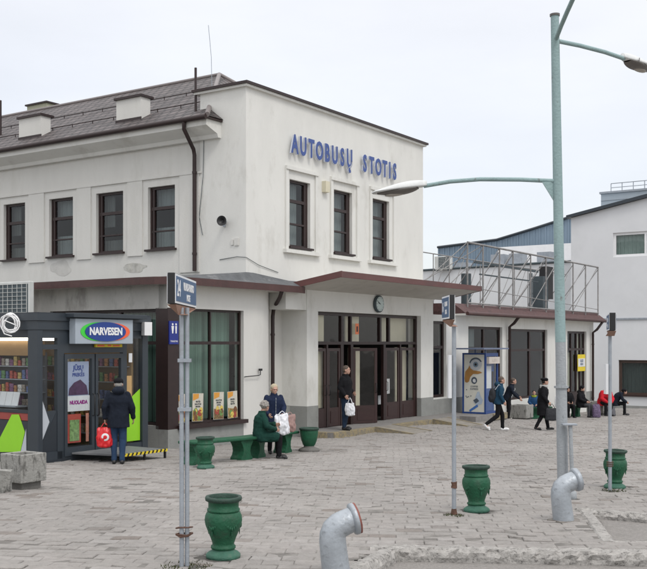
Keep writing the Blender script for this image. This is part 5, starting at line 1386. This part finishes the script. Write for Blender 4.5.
# moss and tufts at the pole feet
mb = MB(); rnd = random.Random(9)
for (px, py, r0) in ((186, 567, .16), (454, 516, .09), (613, 491, .14)):
    c_ = GP(px, py)
    for q in range(150):
        a = rnd.uniform(0, 2 * PI); r_ = r0 * math.sqrt(rnd.random()); p_ = Vector((c_.x + r_ * math.cos(a) * 1.5, c_.y + r_ * math.sin(a) * 1.6, 0)); p_.z = gz(p_.y) + .004
        h = rnd.uniform(.006, .03); b_ = rnd.uniform(0, PI); dx = Vector((math.cos(b_), math.sin(b_), 0)) * .006
        mb.add([p_ - dx, p_ + dx, p_ + Vector((rnd.uniform(-.015, .015), rnd.uniform(-.015, .015), h))], [(0, 1, 2)])
tag(mb.build('moss', mat('moss', (.045, .055, .018), 1, .3, 20, spec=.05), None), kind='stuff')

# ------------------------------------------------------------------ people
skinm = mat('skin', (.46, .27, .20), .55, .06, 20)
def V3(*a): return Vector(a)
def fabric(name, col, rough=.9): return mat(name, col, rough, .18, 7, .5, 90, spec=.2)
def person(lab, loc, rz, H=1.75, J=None, coat=None, hem=None, puff=1.0, trousers=None, shoes=None, hair=None, hairkind='short', hat=None, scarf=None, hood=None,
           vox=.010, flare=1.0, headyaw=0, headtilt=0, collar=True, zipm=None, cover=0, bulk=1.0, grp=None, handcurl=1.0):
    s = H / 1.75
    j = dict(pelvis=(0, 0, .95), chest=(.0, 0, 1.26), neck=(-.005, 0, 1.47), head=(.02, 0, 1.62),
             shL=(-.01, .185, 1.41), elL=(-.02, .235, 1.14), wrL=(.05, .235, .90), shR=(-.01, -.185, 1.41), elR=(-.02, -.235, 1.14), wrR=(.05, -.235, .90),
             hipL=(0, .09, .92), knL=(.02, .10, .50), anL=(-.02, .10, .09), toL=(.15, .125, .035),
             hipR=(0, -.09, .92), knR=(.02, -.10, .50), anR=(-.02, -.10, .09), toR=(.15, -.125, .035))
    if J: j.update(J)
    j = {k: Vector(v) for k, v in j.items()}
    o = bpy.data.objects.new('person', None); COL.objects.link(o); o.location = loc; o.rotation_euler = (0, 0, rz); o.scale = (s, s, s)
    tag(o, lab, 'person', grp)
    lat = (j['shL'] - j['shR']).normalized()
    def axes(t):
        t = t.normalized(); f_ = lat.cross(t).normalized(); return (t.cross(f_)).normalized() * 1, f_
    def ring(c, t, a, b):
        s_, f_ = axes(t); return (c, s_ * a, f_ * b)
    P, C, Nn, Hd = j['pelvis'], j['chest'], j['neck'], j['head']
    t1, t2 = (C - P), (Nn - C)
    RH = Matrix.Rotation(R(headyaw), 4, 'Z') @ Matrix.Rotation(R(headtilt), 4, 'Y')
    # ---- body, one surface
    b = MB()
    b.loft([ring(P - t1 * .25, t1, .10, .08), ring(P, t1, .155, .11), ring(P + t1 * .5, t1, .135, .095), ring(C, t1 + t2, .165, .11), ring(C + t2 * .6, t2, .165, .095), ring(C + t2 * .95, t2, .08, .07)])
    b.cap(Nn - (Hd - Nn) * .3, Nn + (Hd - Nn) * .6, .058, .052)
    hd = lambda x, y, z: Hd + RH @ Vector((x, y, z))
    b.ell(Hd + RH @ V3(-.012, 0, .025), (.098, .078, .098), RH); b.ell(hd(.022, 0, -.04), (.070, .060, .075), RH); b.ell(hd(.055, 0, -.088), (.030, .030, .024), RH)
    b.cap(hd(.084, 0, .012), hd(.098, 0, -.022), .009, .013); b.ell(hd(.078, 0, .03), (.022, .05, .012), RH); b.ell(hd(.088, 0, -.060), (.012, .026, .010), RH)
    for sg_ in (1, -1): b.ell(hd(-.005, sg_ * .080, -.01), (.022, .012, .034), RH); b.ell(hd(.062, sg_ * .035, -.02), (.02, .02, .02), RH)
    for sd in 'LR':
        sh, el, wr = j['sh' + sd], j['el' + sd], j['wr' + sd]; sg_ = 1 if sd == 'L' else -1
        b.cap(sh + (C - sh) * .12, el, .044, .038); b.cap(el, wr, .040, .027)
        hp, kn, an, to = j['hip' + sd], j['kn' + sd], j['an' + sd], j['to' + sd]
        b.cap(hp, kn, .085, .055); b.cap(kn, an, .052, .036); b.cap(an + V3(-.0, 0, -.035), to, .035, .028)
        # hand: palm, four bent fingers of unequal length, thumb off the side
        d = (wr - el).normalized(); n_ = Vector((0, -sg_, 0)); n_ = (n_ - d * n_.dot(d)).normalized(); u = d.cross(n_).normalized() * (1 if sg_ > 0 else -1)   # u: toward the thumb (forward)
        if u.x < 0: u = -u
        pc = wr + d * .055
        b.loft([(wr, u * .026, n_ * .018), (wr + d * .03, u * .036, n_ * .017), (wr + d * .085, u * .041, n_ * .014)], 12)
        for q, ln in enumerate((.070, .078, .072, .056)):
            f0 = wr + d * .082 + u * (.030 - q * .020); k = .5 * handcurl
            f1 = f0 + (d + n_ * .35 * k).normalized() * ln * .5; f2 = f1 + (d * .7 + n_ * 1.0 * k).normalized() * ln * .32; f3 = f2 + (d * .2 + n_ * 1.3 * k).normalized() * ln * .25
            b.cap(f0, f1, .0095, .009, 8); b.cap(f1, f2, .009, .0082, 8); b.cap(f2, f3, .0082, .0075, 8)
        th0 = wr + d * .03 + u * .028; th1 = th0 + (u * .8 + d * .8 + n_ * .3).normalized() * .042; b.cap(th0, th1, .013, .011, 8); b.cap(th1, th1 + (d + n_ * .5).normalized() * .03, .011, .009, 8)
    remeshed(b, 'body', skinm, o, vox * .8, 0, smooth=1)
    e_ = MB()
    for sg_ in (1, -1): e_.ell(hd(.083, sg_ * .034, .004), (.006, .011, .006), RH, 8, 6)
    e_.build('eyes', M['black'], o)
    if hair:
        h = MB()
        if hairkind == 'short': h.ell(hd(-.022, 0, .045), (.098, .086, .088), RH); h.ell(hd(-.045, 0, .0), (.068, .082, .07), RH)
        elif hairkind == 'bob': h.ell(hd(-.032, 0, .050), (.106, .096, .090), RH); h.ell(hd(-.048, 0, -.02), (.078, .098, .085), RH)
        elif hairkind == 'curly':
            rr = random.Random(5); h.ell(hd(-.02, 0, .04), (.108, .10, .10), RH)
            for q in range(60):
                a, z = rr.uniform(0, 2 * PI), rr.uniform(-.3, 1); r_ = math.sqrt(max(0, 1 - z * z)); x, y = r_ * math.cos(a), r_ * math.sin(a)
                if x > .55 and z < .5: continue
                h.ell(hd(-.02 + x * .10, y * .095, .035 + z * .095), (.022, .022, .022), RH, 8, 6)
        remeshed(h, 'hair', hair, o, vox * .8, .004, 30)
    if hat:
        h = MB(); h.ell(hd(-.015, 0, .060), (.115, .100, .075), RH); 
        if hat[0] == 'beret': h.ell(hd(-.03, 0, .085), (.13, .125, .05), RH)
        if hat[0] == 'cap': h.cap(hd(.06, .0, .06), hd(.12, 0, .045), .05, .035)
        if hat[0] == 'knit': h.ell(hd(-.02, 0, .03), (.112, .100, .085), RH)
        remeshed(h, 'hat', hat[1], o, vox, .003, 20)
    if trousers:
        b = MB()
        b.loft([ring(P - t1 * .32, t1, .12 * bulk, .10), ring(P, t1, .172 * bulk, .128 * bulk), ring(P + t1 * .4, t1, .155, .115)])
        for sd in 'LR':
            hp, kn, an = j['hip' + sd], j['kn' + sd], j['an' + sd]; b.cap(hp, kn, .098 * bulk, .070); b.cap(kn, kn + (an - kn) * .55, .070, .062); b.cap(kn + (an - kn) * .5, an + (kn - an) * .02, .060, .056)
        remeshed(b, 'trousers', trousers, o, vox, .007, 11)
    if shoes:
        for sd in 'LR':
            b = MB(); an, to = j['an' + sd], j['to' + sd]; d = (to - an); f_ = Vector((d.x, d.y, 0)).normalized()
            heel = an + V3(0, 0, -.045) - f_ * .03; b.cap(heel, to, .043, .036); b.cap(an + V3(0, 0, .0), heel, .045, .044); b.ell(an + (to - an) * .65 + V3(0, 0, .0), (.07, .045, .035))
            up_ = to - heel; lowz = min(heel.z, to.z) - .036
            sh = remeshed(b, 'shoe', shoes, o, vox * .8, 0)
            if abs(heel.z - to.z) < .05:
                for v in sh.data.vertices:
                    if v.co.z < lowz + .004: v.co.z = lowz + .004
    if coat:
        b = MB(); hz = hem
        pf = puff
        top = [ring(C, t1 + t2, .205 * pf, .145 * pf), ring(C + t2 * .45, t2, .212 * pf, .128 * pf), ring(C + t2 * .68, t2, .185 * pf, .112), ring(C + t2 * .88, t2, .125, .098), ring(Nn + t2 * .05, t2, .085, .085)]
        mid = [ring(P + t1 * .55, t1, .178 * pf, .138 * pf), ring(P + t1 * .1, t1, .190 * pf, .150 * pf)]
        low = []
        if hz is not None:
            dn = V3(0, 0, -1)
            for t_ in (.5, 1.0):
                zz = P.z + (hz - P.z) * t_; cc_ = Vector((P.x, P.y, zz)); kx = (j['knL'].x + j['knR'].x) / 2
                cc_.x += kx * min(1, max(0, (P.z - zz) / .45)) * .6
                low.append((cc_, V3(0, 1, 0) * .192 * pf * (1 + (flare - 1) * t_), V3(1, 0, 0) * .155 * pf * (1 + (flare - 1) * t_)))
        b.loft(list(reversed(low)) + list(reversed(mid)) + top, 28)
        for sd in 'LR':
            sh, el, wr = j['sh' + sd], j['el' + sd], j['wr' + sd]
            b.cap(sh + V3(0, 0, -.008) + (C - sh) * .04, el, .066 * max(pf, 1.06), .058 * pf); b.cap(el, el + (wr - el) * .92, .058 * pf, .048 * pf)
            if cover:
                hp, kn = j['hip' + sd], j['kn' + sd]; b.cap(hp, hp + (kn - hp) * cover, .12 * pf, .10 * pf)
        if collar: b.lathe([(.088, -.05), (.092, .0), (.085, .045), (.06, .045)], 20, Nn)
        if hood: b.ell(Nn + V3(-.10, 0, .015), (.085, .13, .075)); b.ell(Nn + V3(-.07, 0, .05), (.07, .11, .05))
        remeshed(b, 'coat', coat, o, vox, .013 if pf > 1.02 else .009, 9)
        if zipm:
            z_ = MB(); f_ = lat.cross(t1).normalized()
            for q in range(6):
                c_ = P + (Nn - P) * (.05 + q * .15); z_.ell(c_ + f_ * .150 * pf, (.012, .008, .045), None, 8, 6)
            z_.build('zip', zipm, o)
    if scarf:
        b = MB()
        b.lathe([(.10, -.03), (.125, -.01), (.13, .03), (.11, .06), (.08, .06)], 20, Nn + V3(0, 0, -.02)); b.ell(Nn + V3(.06, 0, -.03), (.07, .11, .05)); b.ell(Nn + V3(-.07, 0, -.05), (.06, .13, .05))
        remeshed(b, 'scarf', scarf, o, vox, .010, 14)
    return o
def carried_bag(name, lab, top, w_, h, t, rz, m_, cat='bag', handle=True, mark=None, lumpy=.015, hh=.14):
    """soft bag hanging from the point top"""
    o = thing(name, lab, cat, top, rz); n = 12
    b = MB()
    b.loft([((0, 0, -hh - h), (w_ * .42, 0, 0), (0, t * .40, 0)), ((0, 0, -hh - h * .93), (w_ * .52, 0, 0), (0, t * .52, 0)), ((0, 0, -hh - h * .55), (w_ * .50, 0, 0), (0, t * .5, 0)), ((0, 0, -hh - h * .12), (w_ * .46, 0, 0), (0, t * .26, 0)), ((0, 0, -hh), (w_ * .40, 0, 0), (0, t * .12, 0))], 24)
    remeshed(b, 'sack', m_, o, .009, lumpy, 9)
    if handle:
        b = MB()
        for sg_ in (1, -1): b.tube([(-w_ * .24, sg_ * t * .08, -hh - .01), (-w_ * .10, sg_ * .01, -hh * .35), (0, 0, 0), (w_ * .10, sg_ * .01, -hh * .35), (w_ * .24, sg_ * t * .08, -hh - .01)], .008, 6)
        b.build('handle', m_, o)
    if mark:
        b = MB(); b.ell((0.02, -t * .50, -hh - h * .48), (w_ * .24, .014, w_ * .24)); k = b.build('mark', mark, o)
        b = MB(); b.ell((0.02, -t * .50 - .012, -hh - h * .48), (w_ * .12, .008, w_ * .12)); b.build('mark_centre', m_, k)
    return o
def hand_at(p, side, off=.09):
    """world position of the fist of a person"""
    bpy.context.view_layer.update()
    return None
navy = fabric('dark navy cloth', (.012, .016, .026)); blackc = fabric('black cloth', (.009, .009, .011)); jeans = fabric('blue denim', (.026, .052, .105)); jeansd = fabric('dark denim', (.016, .029, .055))
def seat_pose(kz=.46, foot=.46, **kw):
    d = dict(pelvis=(0, 0, .56), chest=(.04, 0, .88), neck=(.06, 0, 1.09), head=(.10, 0, 1.235), shL=(.045, .185, 1.03), shR=(.045, -.185, 1.03), elL=(.10, .24, .78), elR=(.10, -.24, .78), wrL=(.32, .12, .68), wrR=(.32, -.12, .68),
             hipL=(.02, .09, .54), hipR=(.02, -.09, .54), knL=(.44, .12, .52), knR=(.44, -.12, .52), anL=(foot, .12, .09), anR=(foot - .03, -.12, .09), toL=(foot + .16, .14, .035), toR=(foot + .13, -.14, .035))
    d.update(kw); return d
def hold(o, J_wr, J_el, H, off=.085):
    s = H / 1.75; M_ = Matrix.Translation(o.location) @ Matrix.Rotation(o.rotation_euler.z, 4, 'Z') @ Matrix.Scale(s, 4)
    w_, e_ = Vector(J_wr), Vector(J_el); return M_ @ (w_ + (w_ - e_).normalized() * off)

# man at the kiosk, seen from behind
g = GP(118.5, 464); Hh = 1.74
Jm = dict(elL=(-.04, .27, 1.15), wrL=(.0, .27, .93), elR=(-.03, -.27, 1.14), wrR=(.06, -.29, .93), knL=(.03, .09, .5), anL=(-.02, .085, .09), toL=(.14, .10, .035), knR=(.02, -.08, .5), anR=(-.06, -.075, .09), toR=(.10, -.09, .035), head=(.03, 0, 1.61))
pm = person('man in dark navy hooded coat and black cap facing the kiosk door', g, R(98), Hh, Jm, coat=navy, hem=.74, puff=1.12, trousers=jeans, shoes=M['black'], hair=mat('grey hair', (.30, .29, .27), .9, .3, 40), hat=('knit2', blackc), hood=True, vox=.009, flare=1.04)
carried_bag('shopping_bag', 'red plastic shopping bag with white mark held by the man at the kiosk', hold(pm, Jm['wrL'], Jm['elL'], Hh), .33, .40, .22, R(5), mat('red plastic bag', (.60, .015, .02), .35, .12, 12), mark=M['paper'], lumpy=.03, hh=.10)
# seated woman in green coat
bz = gz(21.7); Hs = 1.62
Js = seat_pose(wrL=(.36, .05, .80), wrR=(.34, -.14, .70), elR=(.12, -.27, .78), head=(.12, 0, 1.225), neck=(.05, 0, 1.08), chest=(.02, 0, .88))
c_ = Vector((-1.36, 21.45, gz(21.45) - .02))
person('elderly woman in dark green coat seated on the green bench, grey hair, seen from behind', c_, R(12), Hs, Js, coat=fabric('dark green quilted coat', (.010, .045, .034)), hem=.44, puff=1.22, trousers=blackc, shoes=M['black'], hair=mat('grey knitted hair', (.26, .24, .22), .95, .35, 30), hairkind='curly', cover=.75, vox=.010, headyaw=30, collar=True)
# blonde woman
c2 = Vector((-1.13, 22.75, gz(22.75)))
Jb = dict(elL=(.08, .24, 1.14), wrL=(.28, .14, 1.0), elR=(.0, -.26, 1.15), wrR=(.20, -.20, 1.0), head=(.05, 0, 1.60), neck=(.02, 0, 1.46))
person('blonde woman in navy zipped jacket standing behind the green bench', c2, R(-70), 1.60, Jb, coat=fabric('navy jacket', (.014, .022, .052)), hem=.80, puff=1.10, trousers=blackc, shoes=M['black'], hair=mat('blonde hair', (.42, .36, .25), .8, .2, 40), hairkind='bob', zipm=M['galv'], vox=.010, headtilt=8)
carried_bag('carrier_bag', 'full white plastic carrier bag between the two women on the green bench', (-.90, 21.75, .97), .34, .44, .20, R(10), mat('white plastic bag', (.68, .69, .72), .4, .08, 8), lumpy=.045, hh=.07)
carried_bag('cloth_bag', 'pinkish brown bag behind the white carrier bag on the green bench', (-.74, 22.0, .93), .26, .38, .14, R(10), mat('pinkish bag', (.30, .19, .17), .7, .3, 8), lumpy=.03, hh=.06)
# man at the entrance
g = Vector((.64, 29.05, D)); Hd_ = 1.88
Jd = dict(elL=(-.06, .24, 1.16), wrL=(.12, .20, 1.02), elR=(-.05, -.25, 1.16), wrR=(.10, -.24, .96), anL=(-.10, .13, .09), toL=(.07, .16, .035), knL=(-.02, .12, .5), anR=(.02, -.12, .09), toR=(.19, -.15, .035), head=(.03, 0, 1.62))
pd_ = person('balding man in black jacket and jeans standing on the entrance step', g, R(-28), Hd_, Jd, coat=blackc, hem=.86, puff=1.14, trousers=jeansd, shoes=M['black'], hair=mat('short brown hair', (.10, .075, .06), .9, .3, 40), vox=.011, headyaw=12)
carried_bag('carrier_bag', 'white plastic carrier bag held by the man on the entrance step', hold(pd_, Jd['wrR'], Jd['elR'], Hd_) + Vector((.10, .02, 0)), .30, .36, .16, R(-20), mat('white plastic bag', (.68, .69, .72)), lumpy=.03, hh=.16)
# walker with backpack
g = GP(498, 432); g.z += bump(g.x, g.y) ; Hw = 1.74
Jw = dict(pelvis=(.0, 0, .92), chest=(.04, 0, 1.24), neck=(.07, 0, 1.45), head=(.12, 0, 1.59), shL=(.06, .18, 1.39), shR=(.04, -.18, 1.39), elR=(.02, -.24, 1.13), wrR=(.13, -.22, .93), elL=(-.02, .24, 1.12), wrL=(.05, .22, .90),
          hipL=(0, .09, .90), knL=(.16, .09, .50), anL=(.17, .09, .09), toL=(.35, .10, .04), hipR=(0, -.09, .90), knR=(-.04, -.09, .48), anR=(-.40, -.09, .22), toR=(-.30, -.10, .05))
pw_ = person('young man in teal blue jacket with a backpack walking to the right in white shoes', g, R(4), Hw, Jw, coat=fabric('petrol blue jacket', (.016, .052, .092)), hem=.84, puff=1.10, trousers=blackc, shoes=M['white'], hair=mat('short brown hair', (.10, .075, .06)), vox=.012, hood=True)
s_ = Hw / 1.75
bk = thing('backpack', 'grey black backpack on the back of the walking young man', 'backpack', g, R(4)); bk.scale = (s_, s_, s_)
b = MB(); b.ell((-.17, 0, 1.12), (.12, .16, .24)); b.ell((-.24, 0, 1.04), (.07, .13, .14)); remeshed(b, 'pack', fabric('backpack cloth', (.035, .037, .042)), bk, .013, .008, 10)
b = MB()
for y in (.12, -.12): b.tube([(-.12, y, 1.30), (.0, y, 1.46), (.13, y * 1.05, 1.36), (.16, y * 1.2, 1.18), (.02, y * 1.5, 1.02), (-.12, y, .98)], .018, 6)
b.build('strap', M['galv'], bk)
# woman in black coat
g = GP(542.5, 430.5); Hf = 1.72
Jf = dict(chest=(.03, 0, 1.26), neck=(.04, 0, 1.46), head=(.09, 0, 1.60), knL=(.12, .08, .5), anL=(.20, .08, .10), toL=(.37, .09, .05), knR=(-.04, -.08, .48), anR=(-.22, -.08, .13), toR=(-.08, -.09, .04), elR=(-.02, -.25, 1.14), wrR=(.14, -.24, .94))
pf_ = person('woman in long black coat, black hat and grey scarf walking right with a dark bag', g, R(-2), Hf, Jf, coat=blackc, hem=.50, puff=1.16, trousers=blackc, shoes=M['black'], hair=mat('dark hair', (.02, .016, .013), .9), hat=('beret', blackc), scarf=fabric('grey white scarf', (.42, .42, .40)), vox=.012, flare=1.12)
carried_bag('handbag', 'dark grey handbag carried by the woman in the long black coat', hold(pf_, Jf['wrR'], Jf['elR'], Hf) + Vector((.06, -.02, .02)), .42, .40, .16, R(0), fabric('bag leather', (.03, .032, .036), .6), lumpy=.01, hh=.14)
# man leaning at the planter
g = Vector((6.95, 37.6, gz(37.6)))
person('man in dark jacket leaning over the concrete planter beside the ad cabinet', g, R(-15), 1.74, dict(pelvis=(-.06, 0, .93), chest=(.06, 0, 1.22), neck=(.14, 0, 1.42), head=(.20, 0, 1.56), shL=(.12, .18, 1.36), shR=(.11, -.18, 1.36), elR=(.22, -.22, 1.10), wrR=(.42, -.15, .92), elL=(.20, .22, 1.12), wrL=(.38, .14, .98)),
       coat=navy, hem=.84, puff=1.05, trousers=blackc, shoes=M['black'], hair=mat('short brown hair', (.10, .075, .06)), vox=.013, zipm=M['paper'])
# far seated people
bs = fabric
def seated(lab, px, py, Y, rz, H, **kw):
    p_ = at(px, 400, Y); return person(lab, (p_.x, Y, gz(Y)), rz, H, kw.pop('J', seat_pose()), vox=.014, shoes=M['black'], **kw)
seated('child in blue jacket and yellow green scarf behind the woman in the black coat', 534, 415, 40.9, R(-100), 1.50, coat=bs('bright blue jacket', (.02, .07, .17)), hem=.42, puff=1.1, trousers=jeansd, hair=mat('dark hair', (.02, .016, .013)), scarf=bs('yellow green scarf', (.28, .34, .05)))
seated('dark clothed person seated on the far bench half hidden by the lamp post', 567, 418, 42.0, R(-80), 1.68, coat=blackc, hem=.42, puff=1.15, trousers=blackc, hair=mat('dark hair', (.02, .016, .013)), hat=('knit', blackc))
seated('person in black coat and hood seated at the far bench beside a purple bag', 580, 417, 42.4, R(-35), 1.72, coat=blackc, hem=.42, puff=1.18, trousers=bs('grey trousers', (.06, .06, .065)), hair=mat('dark hair', (.02, .016, .013)), hat=('knit', blackc), hood=True, cover=.4)
lean_ = seat_pose(chest=(.18, 0, .84), neck=(.32, 0, .98), head=(.44, 0, 1.04), shL=(.26, .18, .96), shR=(.26, -.18, .96), elL=(.36, .24, .70), elR=(.36, -.24, .70), wrL=(.52, .1, .58), wrR=(.52, -.1, .58))
seated('person in bright red jacket seated bending forward near the white building', 602.5, 415, 43.6, R(-75), 1.92, J=lean_, coat=bs('bright red jacket', (.52, .018, .03)), hem=.42, puff=1.25, trousers=blackc, hair=mat('dark hair', (.02, .016, .013)), hood=True)
seated('person in black seated beside the red jacket, bending to the right', 614, 415, 44.4, R(-15), 1.78, J=lean_, coat=navy, hem=.42, puff=1.15, trousers=blackc, hair=mat('dark hair', (.02, .016, .013)), hat=('knit', blackc))
p_ = at(596.5, 400, 42.0); carried_bag('patterned_bag', 'purple patterned bag standing on the ground at the far benches', (p_.x, 42.0, gz(42) + .62), .36, .55, .24, R(10), mat('purple pattern cloth', (.12, .085, .15), .8, .7, 18), lumpy=.02, hh=.07)
p_ = at(558, 400, 40.9); carried_bag('paper_bag', 'tall white paper bag on the far bench left of the lamp post', (p_.x, 40.9, gz(40.9) + .98), .26, .48, .12, R(0), M['paper'], lumpy=.01, hh=.03)
p_ = at(611, 408, 43.2); carried_bag('dark_bag', 'black and white bag at the feet of the two people by the white building', (p_.x, 43.2, gz(43.2) + .5), .40, .42, .24, R(0), mat('black white bag', (.10, .10, .11), .8, .9, 9), lumpy=.02, hh=.07)

# contact shade painted as dark patches round the feet of urns, poles and benches
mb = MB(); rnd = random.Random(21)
dm = mat('painted contact shade', (.085, .078, .07), .98, .4, 9, .6, 40)
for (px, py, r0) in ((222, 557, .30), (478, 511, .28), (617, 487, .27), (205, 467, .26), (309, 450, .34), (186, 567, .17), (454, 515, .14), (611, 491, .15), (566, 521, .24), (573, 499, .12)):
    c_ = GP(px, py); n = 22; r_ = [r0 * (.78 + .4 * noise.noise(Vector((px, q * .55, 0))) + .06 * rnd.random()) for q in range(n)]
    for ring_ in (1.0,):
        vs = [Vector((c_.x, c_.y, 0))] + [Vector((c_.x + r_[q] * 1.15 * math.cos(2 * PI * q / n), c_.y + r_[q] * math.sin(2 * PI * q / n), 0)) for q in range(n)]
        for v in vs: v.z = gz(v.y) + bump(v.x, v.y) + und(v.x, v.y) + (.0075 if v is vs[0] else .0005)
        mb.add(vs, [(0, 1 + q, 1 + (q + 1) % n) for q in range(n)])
tag(mb.build('dirt', dm, None), kind='stuff')  # the painted contact shade patches, not real dirt
# ------------------------------------------------------------------ far apart pieces of one part become parts of their own
def split_far(o, gap=.12):
    me = o.data; n = len(me.vertices); par = list(range(n))
    def find(a):
        while par[a] != a: par[a] = par[par[a]]; a = par[a]
        return a
    for e in me.edges:
        a, b = find(e.vertices[0]), find(e.vertices[1])
        if a != b: par[a] = b
    isl = {}
    for i in range(n): isl.setdefault(find(i), []).append(i)
    if len(isl) > 300: return
    bx = []
    for k, vs in isl.items():
        cs = [me.vertices[i].co for i in vs]; bx.append([[min(c[q] for c in cs) for q in range(3)], [max(c[q] for c in cs) for q in range(3)], [k]])
    ch = True
    while ch:
        ch = False
        for i in range(len(bx)):
            for j in range(i + 1, len(bx)):
                A_, B_ = bx[i], bx[j]
                if all(A_[0][q] - gap < B_[1][q] and B_[0][q] - gap < A_[1][q] for q in range(3)):
                    A_[0] = [min(p, q) for p, q in zip(A_[0], B_[0])]; A_[1] = [max(p, q) for p, q in zip(A_[1], B_[1])]; A_[2] += B_[2]; bx.pop(j); ch = True; break
            if ch: break
    if len(bx) < 2: return
    base = o.name.split('.')[0]
    grp = {}
    for gi, b_ in enumerate(bx):
        for k in b_[2]: grp[k] = gi
    for gi in range(len(bx)):
        keep = [p for p in me.polygons if grp[find(p.vertices[0])] == gi]
        ids = sorted({v for p in keep for v in p.vertices}); mp_ = {v: i for i, v in enumerate(ids)}
        m2 = bpy.data.meshes.new(base); m2.from_pydata([me.vertices[v].co for v in ids], [], [[mp_[v] for v in p.vertices] for p in keep])
        for mm in me.materials: m2.materials.append(mm)
        m2.polygons.foreach_set('use_smooth', [p.use_smooth for p in keep]); m2.update()
        if gi == 0: first = m2
        else:
            c = o.copy(); c.data = m2; COL.objects.link(c)
    o.data = first
for o in list(COL.objects):
    if o.type == 'MESH' and o.parent is not None and o.name.split('.')[0] in ('plinth', 'frame', 'front_glass', 'inner_panel', 'pilaster_strip', 'notice', 'ceiling_lamp', 'ceiling', 'shelf', 'roof_equipment', 'clamp', 'crossbar', 'rust_patch', 'pipe', 'foot', 'front_frame', 'side_panel', 'inner_wall', 'collar', 'soffit', 'pane'):
        if len(o.children) == 0: split_far(o)
